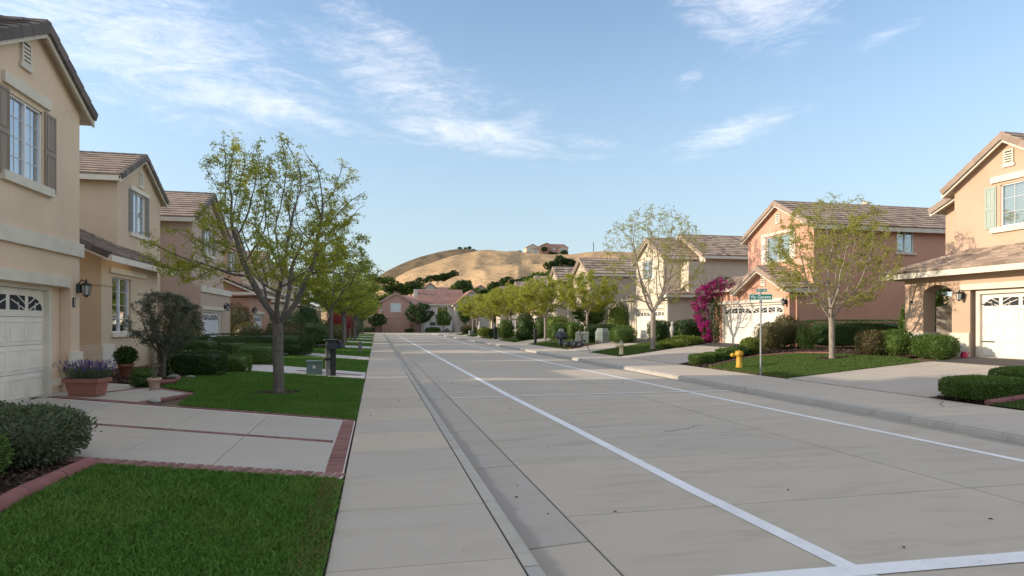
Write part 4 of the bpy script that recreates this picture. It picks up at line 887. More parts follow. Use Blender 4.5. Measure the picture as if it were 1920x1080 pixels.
# ------------------------------------------------------------------ left side, further houses
Z = lambda z: z-.15
LH = [(31.0, 'pinkish', 'pinkish beige house with a white garage door, third on the left', -8.0, 'tile_l', 8.2, (0, 5.9)),
      (42.1, 'terra', 'terracotta coloured house with a narrow white garage door, fourth on the left', -8.0, 'tile_l', 8.1, (0, 8.4)),
      (54.5, 'cream', 'cream house behind the round dark shrubs, fifth on the left', -8.0, 'tile_l', 7.9, (0, 6)),
      (65.5, 'beige', 'beige house deep in the tree row, sixth on the left', -8.0, 'tile_l', 7.9, (0, 6)),
      (77.0, 'cream', 'pale house far down the left side, seventh on the left', -8.0, 'tile_l', 7.9, (0, 6)), (88.5, 'tan', 'tan house near the end of the street on the left', -8.0, 'tile_l', 7.9, (0, 6))]
for i, (y, mm, lab, X, tk, zr, lo) in enumerate(LH):
    h = left_root('house', X, y, lab); gd = ((.35, 4.0) if i == 0 else (1.6, 5.0) if i == 1 else (.8, 4.6))
    house(h, M[mm], .15, U=(0, 5.9, .35 if i == 0 else 1.6), lo=lo, gd=gd, win=(2.0, 3.6), tk=tk, rk='tile_dk', far=i > 1, dm='doorw' if i < 2 else 'door', z=(6.65, zr), near=False, ind=(60 if i == 0 else 0, 0), sm='shut_gy')
    if i: low_roof(h, lo[0], lo[1], 0, 1.6, Z(3.62), Z(4.5), 'tile_l', 'tile_dk', hipl=False, hipr=False, oh=.4, big=1.3, wm=mm)
    else:
        MB().box(0, 5.9, -.08, -.002, Z(3.1), Z(3.4)).build('belt_course', M['trim'], h); lantern(h, (4.5, -.002, Z(2.5)), (0, -1, 0), 1.3)
    if i == 1:
        lantern(h, (1.1, -.002, Z(2.5)), (0, -1, 0), 1.3)
        st = MB(); random.seed(3)
        b = MB(); b.box(-.03, 1.5, -.06, -.002, -.1, .75); b.build('stone_base', M['rock'], h)
        for r_ in range(4):
            for c_ in range(5): MB().bbox(-.03+.3*c_+(.12 if r_ % 2 else 0), .24+.3*c_+(.12 if r_ % 2 else 0), -.1-random.random()*.03, -.062, -.05+.19*r_, .12+.19*r_, .02).build('stone', M['rock'], h)
    if i == 3: MB().box(5.0, 6.0, -.2, -.001, -.1, 3.0).build('pilaster', M['trim'], h)
# ------------------------------------------------------------------ houses across the end of the street
def far_house(loc, lab, m, W_, D_, ze, zr, axis, tk, wins=(), group='houses at the end of the street', doors=(), belt=None, rz=0, trimc='trim'):
    h = empty('house', loc, rz, lab, 'house', group)
    b = MB(); facegrid(b, 0, W_, -.2, ze, [(a, c, e, g_, .12) for a, c, e, g_ in wins], F_front(0))
    for xx in (0, W_): b.add([(xx, 0, -.2), (xx, D_, -.2), (xx, D_, ze), (xx, 0, ze)], [(0, 1, 2, 3)], .5)
    if axis == 'y': b.add([(0, 0, ze), (W_, 0, ze), (W_/2, 0, zr)], [(0, 1, 2)], .5)
    else:
        for xx in (0, W_): b.add([(xx, 0, ze), (xx, D_, ze), (xx, D_/2, zr)], [(0, 1, 2)], .5)
    b.build('wall', m, h)
    if axis == 'y': gable_roof_y(h, 0, W_, 0, D_, ze, zr, tk, tk, oh=.4, fo=.4, rind=False, big=1.6)
    else:
        s = (zr-ze)/(D_/2); oh = .45; zo = ze-oh*s; Wd = math.hypot(D_/2+oh, zr-zo)
        roof = deck(h, [[(-oh, -oh, zo), (W_+oh, -oh, zo), (W_+oh, D_/2, zr), (-oh, D_/2, zr)], [(-oh, D_/2, zr), (W_+oh, D_/2, zr), (W_+oh, D_+oh, zo), (-oh, D_+oh, zo)]], M['trim'])
        tiles(roof, (-oh, -oh, zo+.01), (1, 0, 0), (0, D_/2+oh, zr-zo), W_+2*oh, Wd, tk, big=1.6); tiles(roof, (-oh, D_+oh, zo+.01), (1, 0, 0), (0, -D_/2-oh, zr-zo), W_+2*oh, Wd, tk, big=1.6)
        ridge(roof, (-oh, D_/2, zr+.03), (W_+oh, D_/2, zr+.03), tk)
        MB().box(-oh, W_+oh, -oh-.04, -oh-.001, zo-.2, zo-.01).build('fascia', M['trim'], roof)
    for a, c, e, g_ in wins: window(h, F_front(0), a, c, e, g_, .1, light=True, back='none', head=(.12, .12, .0, .1), sill=(.12, .12, .12))
    for a, c, g_ in doors: garage(h, F_front(-.03), a, c, 0, g_, .0, 'door', 0, 3)
    if belt: MB().box(0, W_, -.06, -.002, belt, belt+.12).build('belt_course', m, h)
    return h
E0 = 118.
rh = far_house((1.0, E0, 0), 'rose stucco house at the end of the street with a red tile roof', M['rose'], 5.2, 9, 6.0, 7.5, 'y', 'tile_rd', wins=[(1.6, 3.5, 3.9, 5.4)], belt=2.6)
MB().box(-5, -.001, 1, 8, -.2, 2.7).build('wall', M['rose'], rh); MB().box(5.201, 7.2, 1.2, 9, -.2, 5.4).build('wall', M['rose'], rh)
deck(rh, [[(4.8, .8, 5.3), (7.4, .8, 5.3), (7.4, 5, 7.2), (2.6, 5, 7.2)]], M['tile_rd'])
MB().box(6.2, 6.9, 4, 4.7, 6.2, 8.4).build('chimney', M['white_st'], rh)
far_house((8.3, E0+1.0, 0), 'white stucco house with a long red brown roof at the end of the street', M['white_st'], 8.2, 10, 5.6, 8.4, 'x', 'tile_rd', wins=[(3.2, 5.2, 3.4, 4.9)], doors=[(.6, 3.0, 2.3)])
far_house((14.6, E0-1.6, 0), 'grey white gabled wing beside the red roofed house at the end of the street', M['white_st'], 6.6, 9, 5.4, 8.0, 'y', 'tile_rd', wins=[(2.6, 4.0, 3.8, 5.2), (2.4, 4.6, 1.0, 2.4)])
far_house((24, E0+3, 0), 'cream house mostly hidden behind the far right tree row at the street end', M['cream'], 9, 9, 5.4, 7.8, 'x', 'tile_r', wins=[(2, 4, 3.2, 4.6)])
far_house((36, E0, 0), 'tan house far right at the end of the street behind trees', M['beige'], 10, 9, 5.4, 7.6, 'x', 'tile_r', wins=[(2, 4, 3.2, 4.6)])
far_house((-9, E0, 0), 'tan house at the far end of the street on the left', M['tan'], 8, 9, 5.4, 7.4, 'x', 'tile_rd', wins=[(2, 4, 3.2, 4.6)])
for k, (x, y, W_, lab, mm) in enumerate(((10.5, 165, 7, 'white gabled house behind the end houses', 'white_st'), (17, 172, 8, 'cream house with a red roof behind the end houses', 'cream'), (-1, 190, 8, 'low red roofed house beside the dark cypress', 'terra'), (25, 176, 9, 'pale red roofed house up the slope beyond the end houses', 'cream'))):
    far_house((x, y, (4.2, 3.6, 1.6, 4.4)[k]), lab, M[mm], W_, 8, 5.4, 8.4, 'y' if k in (0, 3) else 'x', 'tile_rd', wins=[(2, 3.6, 3.4, 4.8), (4.6, 6, 3.4, 4.8)], group='houses on the slope beyond the street end')
    MB().box(0, W_, 0, 8, -4, -.2).build('foundation', M['white_st'], bpy.data.objects[[o.name for o in bpy.data.objects if o.get('label') == lab][0]])

# ------------------------------------------------------------------ hills
def mathills(name, ca, cb, cc):
    m, t, o = mat(name); P = geo(t)
    mp = t.new('ShaderNodeMapping', {'Vector': P, 'Scale': (1, .5, 2.2), 'Rotation': (0, .2, .3)}).outputs[0]
    col = t.mixc(t.ramp(t.noise(mp, .018, 7, .6), .35, .65), ca, cb)
    col = t.mixc(t.m('MULTIPLY', t.ramp(t.noise(mp, .12, 9, .75), .46, .62), .8), col, cc)
    col = t.mixc(t.m('MULTIPLY', t.ramp(t.noise(P, .45, 7, .8), .50, .66), .7), col, mul(cc, .7))
    pr(t, o, col, 1, t.noise(P, .25, 8, .7), 1., 1.2, Specular_IOR_Level=.0); return m
M['hill'] = mathills('golden hill grass', (.56, .385, .22), (.46, .32, .185), (.30, .225, .135)); M['hillb'] = mathills('brown hill scrub', (.21, .155, .10), (.155, .12, .08), (.09, .08, .05))
YR = R(YAW)
def hill(prof, D, foot, lab, m, seed, back=140):
    """prof: (bearing deg from the camera heading, crest height) at distance D; the slope falls to the foot towards the street"""
    P = np.array(prof); A = np.linspace(P[0, 0], P[-1, 0], 220); H_ = np.interp(A, P[:, 0], P[:, 1])
    ker = np.hanning(15); ker /= ker.sum(); H_ = np.convolve(np.pad(H_, 7, 'edge'), ker, 'valid')
    T = np.concatenate([np.linspace(0, 1, 46), 1+np.linspace(.05, 1, 12)]); V = []
    for t in T:
        for a, hh in zip(A, H_):
            d = foot+(D-foot)*t if t <= 1 else D+back*(t-1)
            an = R(a)+YR; r = d/math.cos(R(a)); x, y_ = r*math.sin(an), r*math.cos(an)
            k = math.sin(min(t, 1)*math.pi/2)**1.25 if t <= 1 else 1-.8*(t-1)**1.6
            nz = noise.fractal(Vector((x*.012+seed, y_*.012, 0)), 1., 2., 5)*5.0*min(1, t*2)*max(.1, 1-abs(t-1)*1.)*(.25+.75*min(1, abs(1-t)*4))
            gully = -abs(noise.noise(Vector((a*.35+seed, t*1.2, seed))))*7*math.sin(min(t, 1)*math.pi)
            V.append((x, y_, max(-.4, (hh)*k+(nz+gully)*min(1, hh/20))))
    n = len(A); F = np.array([(j*n+i, j*n+i+1, (j+1)*n+i+1, (j+1)*n+i) for j in range(len(T)-1) for i in range(n-1)])
    o = bpy.data.objects.new('hill', np_mesh('hill', np.array(V), F, m, smooth=True)); COL.objects.link(o); o['kind'] = 'structure'; o['label'] = lab; return o
def pb(px): return math.degrees(math.atan((px-960)/1150))
def prof(pts, D): return [(pb(x), 1.6+(607-y)*D/1150) for x, y in pts]
hill(prof([(380, 598), (600, 575), (660, 548), (700, 524), (735, 502), (770, 487), (800, 478), (835, 470), (870, 467), (890, 468), (930, 476), (1000, 490), (1200, 520), (1500, 590)], 560), 560, 430, 'darker brown hill behind on the left', M['hillb'], 3.)
h_main = hill(prof([(300, 604), (560, 600), (700, 556), (740, 522), (775, 505), (810, 494), (850, 482), (890, 474), (930, 473), (970, 477), (1010, 481), (1040, 483), (1075, 481), (1110, 474), (1150, 471), (1200, 473), (1300, 480), (1500, 510), (1800, 560), (2100, 600)], 430), 430, 270, 'golden grass hill with houses on its crest', M['hill'], 8.)
hill(prof([(640, 604), (740, 590), (775, 563), (800, 548), (840, 527), (880, 512), (920, 503), (960, 500), (1000, 500), (1060, 503), (1120, 520), (1250, 560), (1400, 600)], 290), 290, 215, 'lower golden hill shoulder in front', M['hill'], 14., 60)

# ------------------------------------------------------------------ leaves, shrubs, trees
def leaf_quads(C, size, aspect=.5, up=.3, rn=None, N=None):
    n = len(C); d = rng.normal(size=(n, 3)); d[:, 2] += up
    if N is not None: d = d+N*1.2
    d /= np.linalg.norm(d, axis=1)[:, None]; r = rng.normal(size=(n, 3)); s = np.cross(d, r); s /= np.linalg.norm(s, axis=1)[:, None]+1e-9
    L = size*rng.uniform(.6, 1.3, n)[:, None]; Wd = L*aspect*.5
    nn_ = np.cross(d, s)*L*.12
    V = np.stack([C, C+d*L*.45+s*Wd+nn_, C+d*L, C+d*L*.45-s*Wd+nn_], 1).reshape(-1, 3)
    return V, np.arange(n*4).reshape(n, 4)
def superpts(n, dims, e, lump, seed, shell=.16):
    """points in the outer shell of a rounded box (e big) or ellipsoid (e=2), lumpy"""
    d = rng.normal(size=(n, 3)); d[:, 2] = np.abs(d[:, 2])*1.0 if False else d[:, 2]
    k = (np.abs(d)**e).sum(1)**(1/e); d /= k[:, None]
    l = np.array([noise.noise(Vector((p[0]*2.2+seed, p[1]*2.2, p[2]*2.2))) for p in d[::8]]); l = np.repeat(l, 8)[:n]; d = d[:len(l)]
    ll = 1+lump*np.array([noise.noise(Vector((p[0]*2.4+seed, p[1]*2.4, p[2]*2.4))) for p in d]) if n < 9000 else 1+lump*l*0+lump*.5*np.sin(d[:, 0]*5+seed)*np.cos(d[:, 1]*6+seed)
    rr = 1-shell*rng.random(len(d))**1.5; P = d*(ll*rr)[:, None]; return P*np.array(dims)/2, d
SEED = [0]
def bush(loc, dims, mt, lab, n=2500, leaf=.045, e=2.4, lump=.16, cat='bush', name='bush', group=None, rz=0., aspect=.55, stems=True, shell=.22, up=.3, z0=0.):
    SEED[0] += 3.7; zb = zt(loc[0]) if len(loc) < 3 else loc[2]
    root = empty(name, (loc[0], loc[1], zb), rz, lab, cat, group)
    if cat == 'hedge': shell, lump, e = .08, lump*.5, e*1.6; n = int(n*1.9); leaf *= .78
    P, N = superpts(n, dims, e, lump, SEED[0], shell); P[:, 2] += dims[2]/2+z0
    if cat != 'hedge':
        k_ = rng.random(len(P)) < .07; P[k_] = (P[k_]-[0, 0, dims[2]/2])*rng.uniform(1.04, 1.16, (k_.sum(), 1))+[0, 0, dims[2]/2]      # stray shoots
    P[:, 2] = np.maximum(P[:, 2], z0+.01)
    V, F = leaf_quads(P, leaf, aspect, up, N=N)
    # leafy inner mass so the plant is not see-through
    bm = bmesh.new(); bmesh.ops.create_icosphere(bm, subdivisions=3, radius=1)
    for v in bm.verts:
        c = v.co; k = (abs(c.x)**e+abs(c.y)**e+abs(c.z)**e)**(1/e); c = c/k*(.80+.09*noise.noise(c*3+Vector((SEED[0], 0, 0)))); v.co = Vector((c.x*dims[0]/2, c.y*dims[1]/2, max(.01, c.z*dims[2]/2+dims[2]/2)+z0))
    bm.verts.index_update(); v2 = np.array([v.co[:] for v in bm.verts]); f2_ = np.array([[v.index for v in f.verts]+[f.verts[2].index] for f in bm.faces]); bm.free()
    me = np_mesh('foliage', V, F, mt, rng.random(len(F))); o = link_mesh('foliage', me, root)
    me2 = bpy.data.meshes.new('inner_foliage'); me2.from_pydata(v2.tolist(), [], [list(f[:3]) for f in f2_]); me2.materials.append(mt); link_mesh('inner_foliage', me2, root)
    if stems:
        b = MB()
        for k in range(5):
            a = k*1.3; b.tube([(.05*math.cos(a), .05*math.sin(a), -.03), (dims[0]*.2*math.cos(a), dims[1]*.2*math.sin(a), dims[2]*.5+z0)], [.014, .008], 5)
        b.build('stem', M['twig'], root)
    return root
def grow(height, crown_c, crown_r, trunk_h, natt=700, step=.16, infl=1.3, kill=.30, seed=1, nlimb=4, bare=.0, lean=(0, 0), lobes=None):
    """space colonisation: returns nodes, parents, radii"""
    rg = np.random.default_rng(seed); A = []
    while lobes and len(A) < natt:
        lc, lr = lobes[rg.integers(len(lobes))]; p = rg.uniform(-1, 1, 3)
        if np.linalg.norm(p) < 1: A.append(np.array(lc)+p*np.array(lr))
    while len(A) < natt:
        p = rg.uniform(-1, 1, 3); r = np.linalg.norm(p)
        if r < 1 and r > .25*rg.random(): 
            q = np.array(crown_c)+p*np.array(crown_r)
            if q[2] > trunk_h*.95+0.25*math.hypot(q[0], q[1]): A.append(q)
    A = np.array(A); N = [np.array([0, 0, 0.])]; par = [-1]; dirs = []
    k = 0; 
    while N[-1][2] < trunk_h:
        N.append(N[-1]+np.array([lean[0]*step+rg.normal(0, .006), lean[1]*step+rg.normal(0, .006), step])); par.append(len(N)-2)
    # a few main limbs leave the fork
    fork = len(N)-1
    for j in range(nlimb):
        a = 2*math.pi*(j+rg.uniform(-.2, .2))/nlimb; d = np.array([math.cos(a)*.75, math.sin(a)*.75, .75]); d /= np.linalg.norm(d); p = fork-rg.integers(0, 3)
        for s_ in range(4):
            N.append(N[p]+d*step); par.append(p); p = len(N)-1; d = d+np.array([0, 0, .12])+rg.normal(0, .05, 3); d /= np.linalg.norm(d)
    Nn = np.array(N); par = list(par); alive = np.ones(len(A), bool); start = fork-2
    for it in range(160):
        if not alive.any(): break
        Aa = A[alive]; act = Nn[start:]
        D = ((Aa[:, None, :]-act[None])**2).sum(2); j = D.argmin(1); dm = np.sqrt(D[np.arange(len(Aa)), j])
        ok = dm < infl*(3 if it < 12 else 1)
        if not ok.any(): break
        vec = np.zeros_like(act); cnt = np.zeros(len(act))
        dd = (Aa[ok]-act[j[ok]])/dm[ok][:, None]; np.add.at(vec, j[ok], dd); np.add.at(cnt, j[ok], 1)
        idx = np.where(cnt > 0)[0]; new = []
        for i in idx:
            v = vec[i]/cnt[i]; gp = act[i]-Nn[par[start+i]] if par[start+i] >= 0 else np.array([0, 0, 1.]); gp = gp/(np.linalg.norm(gp)+1e-9)
            v = v+gp*.35+rg.normal(0, .16, 3)+np.array([0, 0, .06]); v /= np.linalg.norm(v)+1e-9; new.append(act[i]+v*step); par.append(start+int(i))
        Nn = np.vstack([Nn, new])
        al = np.where(alive)[0]; D2 = ((A[al][:, None, :]-np.array(new)[None])**2).sum(2).min(1); alive[al[D2 < kill*kill]] = False
        if len(Nn) > 5200: break
    n = len(Nn); par = np.array(par); ch = [[] for _ in range(n)]
    for i in range(1, n): ch[par[i]].append(i)
    r = np.zeros(n); e = 2.05
    for i in range(n-1, -1, -1): r[i] = .0045 if not ch[i] else (sum(r[c]**e for c in ch[i])+ .0012**e)**(1/e)
    return Nn, par, r, ch
def tree_mesh(spec, mt, leafm, trunk_r, clump=22, leaf=.045, tipr=.014, spread=.16, seed=1, prob=.8, sides=6, flare=1.25, asp=.42):
    Nn, par, r, ch = grow(seed=seed, **spec); k = trunk_r/r[1]; n = len(Nn); rr = np.where(r*k > .02, r*k, np.maximum(.0055, r*k*.8)); rr[0] *= flare
    # smooth a little
    for _ in range(2):
        for i in range(1, n):
            if ch[i]: Nn[i] = Nn[i]*.5+.25*(Nn[par[i]]+Nn[ch[i][0]])
    V = []; F = []; sd_ = sides
    for i in range(1, n):
        a, b_ = Vector(Nn[par[i]]), Vector(Nn[i]); d = b_-a
        if d.length < 1e-5: continue
        d.normalize(); ref = Vector((1, 0, 0)) if abs(d.x) < .8 else Vector((0, 1, 0)); u = d.cross(ref).normalized(); w2 = d.cross(u)
        s_ = 10 if rr[i] > .04 else (sd_ if rr[i] > .015 else 4); base = len(V); ra = rr[par[i]] if (ch[par[i]] and ch[par[i]][0] == i) or rr[par[i]] < rr[i]*1.35 else rr[i]*1.12
        if par[i] == 0: ra = rr[0]
        a2 = a-d*rr[i]*.25
        for P_, R_ in ((a2, ra), (b_+d*rr[i]*.15, rr[i])):
            for q in range(s_): t = 2*math.pi*q/s_; V.append(P_+(u*math.cos(t)+w2*math.sin(t))*R_)
        F += [(base+q, base+(q+1) % s_, base+s_+(q+1) % s_, base+s_+q) for q in range(s_)]
    tr = bpy.data.meshes.new('trunk'); tr.from_pydata([tuple(v) for v in V], [], F); tr.polygons.foreach_set('use_smooth', [True]*len(F)); tr.materials.append(mt)
    tips = np.array([i for i in range(1, n) if rr[i] < tipr and Nn[i][2] > spec['trunk_h']]); rg = np.random.default_rng(seed+5)
    tips = tips[rg.random(len(tips)) < prob]; T = Nn[tips]
    dens = np.clip(np.array([noise.noise(Vector(p)*.9+Vector((seed, 0, 0))) for p in T])*1.6+.65, .08, 1.5); cnt = rg.poisson(clump*dens)
    # leaflets sit along short drooping fronds
    idx = np.repeat(np.arange(len(T)), np.maximum(1, cnt//8)); fd = rg.normal(size=(len(idx), 3)); fd /= np.linalg.norm(fd, axis=1)[:, None]; fd[:, 2] = fd[:, 2]*.5-.05
    kk = 8; t = np.tile(np.linspace(.15, 1, kk), len(idx)); ii = np.repeat(np.arange(len(idx)), kk)
    C = T[idx][ii]+fd[ii]*(spread*t)[:, None]*rg.uniform(.7, 1.3, len(idx))[ii][:, None]+rg.normal(0, .012, (len(ii), 3)); C[:, 2] -= (t**2)*.03
    state = rng.bit_generator.state; Vl, Fl = leaf_quads(C, leaf, asp, .0); lm = np_mesh('crown', Vl, Fl, leafm, np.repeat(rg.random(len(idx)), kk))
    return tr, lm
def tree(meshes, loc, lab, s=1., rz=0., group=None, cat='tree', name='street_tree', sz=None):
    z = zt(loc[0])-.03 if len(loc) < 3 else loc[2]
    root = empty(name, (loc[0], loc[1], z), rz, lab, cat, group); root.scale = (s, s, sz or s)
    link_mesh('trunk', meshes[0], root); link_mesh('crown', meshes[1], root); return root
SP1 = dict(height=6, crown_c=(0, 0, 3.75), crown_r=(2.5, 2.4, 2.3), lobes=[((-1.0, .2, 5.15), (.75, .9, .8)), ((.15, -.3, 5.0), (.85, .9, .85)), ((1.15, .1, 4.5), (.8, .9, .9)), ((-1.7, -.3, 3.1), (1.05, 1.1, .8)), ((1.25, .2, 3.2), (.85, 1.1, .9)), ((0, 0, 3.8), (1.5, 1.7, 1.2)), ((-.9, .5, 3.9), (1.1, 1.3, .9)), ((.5, -.9, 3.0), (1.3, 1.0, .8)), ((.2, 1.2, 3.4), (1.3, .9, 1.0))], trunk_h=1.6, natt=1500, step=.13, infl=1.1, kill=.20, nlimb=5)
T1 = tree_mesh(SP1, M['bark'], M['leafy'], .115, clump=52, leaf=.054, tipr=.014, spread=.20, seed=11, prob=.85)
SPR = dict(height=5.8, crown_c=(0, 0, 3.75), crown_r=(2.3, 2.25, 2.15), trunk_h=1.65, natt=1350, step=.12, infl=1.1, kill=.18, nlimb=4)
T2 = tree_mesh(SPR, M['barkp'], M['leafr'], .10, clump=38, leaf=.058, tipr=.013, spread=.19, seed=23, prob=.75)
SPB = dict(height=7, crown_c=(0, 0, 5.0), crown_r=(2.9, 2.8, 2.9), trunk_h=2.2, natt=1700, step=.16, infl=1.5, kill=.24, nlimb=4)
T3 = tree_mesh(SPB, M['barkp'], M['leafr'], .14, clump=28, leaf=.065, tipr=.013, spread=.2, seed=31, prob=.65)
SPF = dict(height=6, crown_c=(0, 0, 3.7), crown_r=(2.5, 2.5, 1.7), trunk_h=2.1, natt=420, step=.2, infl=1.6, kill=.4, nlimb=4)
TF = [tree_mesh(SPF, M['bark'], M['leafyg'], .10, clump=85, leaf=.085, tipr=.03, spread=.34, seed=s_, prob=1., asp=.5) for s_ in (41, 42)]
TR_ = [tree_mesh(SPF, M['barkp'], M['leafy2'], .10, clump=110, leaf=.09, tipr=.03, spread=.36, seed=s_, prob=1., asp=.5) for s_ in (51, 52)]
SPD = dict(height=5, crown_c=(0, 0, 3.3), crown_r=(2.6, 2.5, 1.9), trunk_h=1.1, natt=300, step=.24, infl=1.8, kill=.45, nlimb=4)
TD = tree_mesh(SPD, M['bark'], M['leafd'], .14, clump=150, leaf=.14, tipr=.05, spread=.45, seed=61, prob=1., asp=.6)
TM = tree_mesh(SPD, M['bark'], M['leafb'], .14, clump=130, leaf=.14, tipr=.05, spread=.45, seed=62, prob=1., asp=.6)
g1, g2 = 'street trees along the left pavement', 'street trees along the right pavement'
tree(T1, (-2.15, 14.56), 'tall sparse tree with yellow green spring leaves on the near left lawn', 1.0, R(-12), g1)
tree(TF[0], (-2.3, 33.0), 'green street tree behind the left mailbox, second on the left', 1.08, 0, g1)
tree(TF[1], (-2.1, 41.2), 'slim trunked tree beside the dark stub post, third on the left', 1.05, 1, g1)
for k, (x, y, lab) in enumerate(((-2.4, 50.5, 'fourth tree of the left row'), (-1.87, 56.2, 'fifth tree of the left row'), (-2.5, 62.5, 'sixth tree of the left row'), (-2.2, 71, 'seventh tree of the left row'), (-2.3, 81, 'eighth tree of the left row'), (-2.0, 93, 'last tree of the left row by the cross street'))):
    tree(TF[k % 2], (x, y), lab+', crown merging with its neighbours', 1.0+.04*(k % 3), k*1.3, g1)
tree(T2, (15.85, 18.88), 'pale barked tree with thin yellowish leaves on the lawn by the salmon house', 1.0, R(70), g2)
tree(T3, (14.36, 30.26), 'large nearly bare tree in front of the cream house', 1.0, R(10), g2)
tree(TR_[0], (15.6, 44.2), 'yellow green tree in front of the beige house, third on the right', 1.0, .4, g2)
tree(TR_[1], (13.9, 50.0), 'yellow green tree with a forked trunk, fourth on the right', 1.05, 2., g2)
for k, (x, y, lab) in enumerate(((14.4, 57, 'fifth tree of the right row'), (13.2, 62, 'sixth tree of the right row'), (14.6, 67, 'seventh tree of the right row'), (13.4, 73, 'eighth tree of the right row'), (15, 80, 'ninth tree of the right row'), (13.6, 88, 'tenth tree of the right row'), (15.5, 96, 'eleventh tree of the right row'))):
    tree(TR_[k % 2], (x, y), lab+', yellow green crown', .98+.06*(k % 3), k*1.7+.5, g2)
tree(TM, (18.2, 51), 'low branching bush tree with several pale stems beside the beige wall', .62, .4, None, 'tree', 'small_tree')
tree(TD, (7.7, 114.9, 0), 'dense round green tree in front of the white house at the street end', 1.08, .3, 'trees at the street end')
tree(TM, (12.1, 113.6, 0), 'slender olive green tree at the street end beside the van', .62, 1., 'trees at the street end', sz=.8)
tree(TM, (16.4, 115, 0), 'small round topped green tree before the grey gabled wing', .6, 2., 'trees at the street end', sz=1.15)
tree(TD, (.2, 115, 0), 'dark leaning tree before the rose house', .7, 2., 'trees at the street end')
tree(TD, (-4, 116, 0), 'dark bushy tree left of the rose house', 1.1, 4., 'trees at the street end')
tree(TM, (22, 112, 0), 'yellow green tree right of the street end', 1.1, 1.5, 'trees at the street end')
tree(TM, (30, 116, 0), 'tall green tree right of the street end', 1.4, 2.5, 'trees at the street end')
# left olive tree near the house
SPO = dict(height=2.6, crown_c=(0, 0, 1.55), crown_r=(1.0, 1.0, .85), trunk_h=.55, natt=500, step=.09, infl=.7, kill=.16, nlimb=4)
TO = tree_mesh(SPO, M['bark'], M['olive'], .055, clump=90, leaf=.06, tipr=.03, spread=.15, seed=71, prob=1., asp=.25)
tree(TO, (-5.75, 18.6), 'grey green olive tree with a rounded crown in front of the second house', 1.04, 0, None, 'tree', 'olive_tree')

# hedges and bushes (left)
HG = 'clipped hedges on the left'
bush((-5.05, 19.15), (1.55, .9, .68), M['hedge'], 'dark clipped hedge block behind the olive tree trunk', 6000, .05, 5, .04, 'hedge', 'hedge', HG)
bush((-4.35, 20.55), (.95, .85, .52), M['hedgem'], 'bright topped low hedge just left of the near tree', 4000, .045, 5, .05, 'hedge', 'hedge', HG)
bush((-4.35, 24.2), (1.5, .9, .74), M['hedgem'], 'clipped hedge block directly behind the near tree trunk', 5000, .05, 6, .03, 'hedge', 'hedge', HG)
bush((-6.2, 25.2), (3.4, .9, .8), M['hedge'], 'long low hedge row behind the block by the near tree', 6000, .06, 6, .04, 'hedge', 'hedge', HG)
bush((-5.9, 22.3), (1.5, .9, 1.0), M['hedge'], 'dark hedge behind the olive tree beside the second house', 5000, .055, 5, .05, 'hedge', 'hedge', HG)
bush((-5.4, 30.6), (4.8, 1.1, 1.0), M['hedge'], 'long dark hedge in front of the terracotta coloured house', 8000, .07, 6, .04, 'hedge', 'hedge', HG)
bush((-3.8, 31.6), (1.0, 1.0, .8), M['hedge'], 'rounded end bush of the long dark hedge', 2500, .06, 3, .1)
bush((-4.6, 33.4), (1.9, 1.5, 1.55), M['redleaf'], 'reddish green rounded shrub behind the long hedge', 4500, .07, 2.6, .15)
bush((-3.9, 34.6), (1.2, 1.2, 1.0), M['hedge'], 'small dark round shrub right of the reddish shrub', 2500, .07, 2.4, .15)
bush((-3.9, 40.5), (2.4, 2.2, 1.75), M['hedge'], 'big dark clipped shrub between the driveways', 4500, .08, 3.5, .1)
bush((-5.2, 38.5), (2.2, 2.0, 2.2), M['hedge'], 'dark mounded shrub against the far garage', 4000, .09, 2.4, .15)
bush((-4.9, 46.5), (2.0, 2.0, 3.0), M['leafd'], 'upright conical dark shrub further down the left', 3500, .1, 1.8, .2)
bush((-3.5, 47.6), (1.8, 1.6, 1.5), M['redleaf'], 'brownish shrub beside the conical shrub', 2500, .09, 2.4, .2)
bush((-3.2, 52.5), (1.6, 1.4, 1.4), M['hedgel'], 'yellow green shrub down the left side', 2000, .09, 2.2, .2)
bush((-3.4, 60.0), (2.6, 2.4, 3.2), M['redmaple'], 'red leaved shrub under the left tree row', 2500, .11, 2.2, .2)
for k, y in enumerate((66, 76, 87, 98)): bush((-3.1-.3*(k % 2), y), (2.6, 2.6, 1.5+.3*k), M['hedge'], 'dark shrub under the left tree row, %s of four' % ('nearest', 'second', 'third', 'farthest')[k], 1800, .12, 2.6, .2)
bush((-7.6, 27.0), (1.5, 1.3, 2.2), M['redleaf'], 'leafy shrub between the pinkish and terracotta coloured houses', 2500, .09, 2.2, .2)
bush((-7.3, 38.2), (1.8, 1.6, 1.5), M['redleaf'], 'low shrub at the stone base of the terracotta coloured house', 2200, .09, 2.2, .2)
bush((-8.6, 41.0), (2.0, 2.0, 2.7), M['redleaf'], 'tall shrub beside the terracotta coloured wall', 3000, .1, 2.2, .2)
# foreground bushes
bush((-3.72, 7.62), (1.05, 1.15, .60), M['sage'], 'grey green rounded bush at the near left edge beside the driveway', 9000, .045, 2.6, .10)
bush((-4.55, 7.9), (1.2, 1.2, .62), M['sage'], 'grey green bush at the left picture edge behind the nearest one', 7000, .045, 2.6, .10)
bush((-3.85, 6.45), (.95, .95, .58), M['hedgem'], 'glossy darker green bush in the mulch at the near left edge', 7000, .042, 2.4, .12)
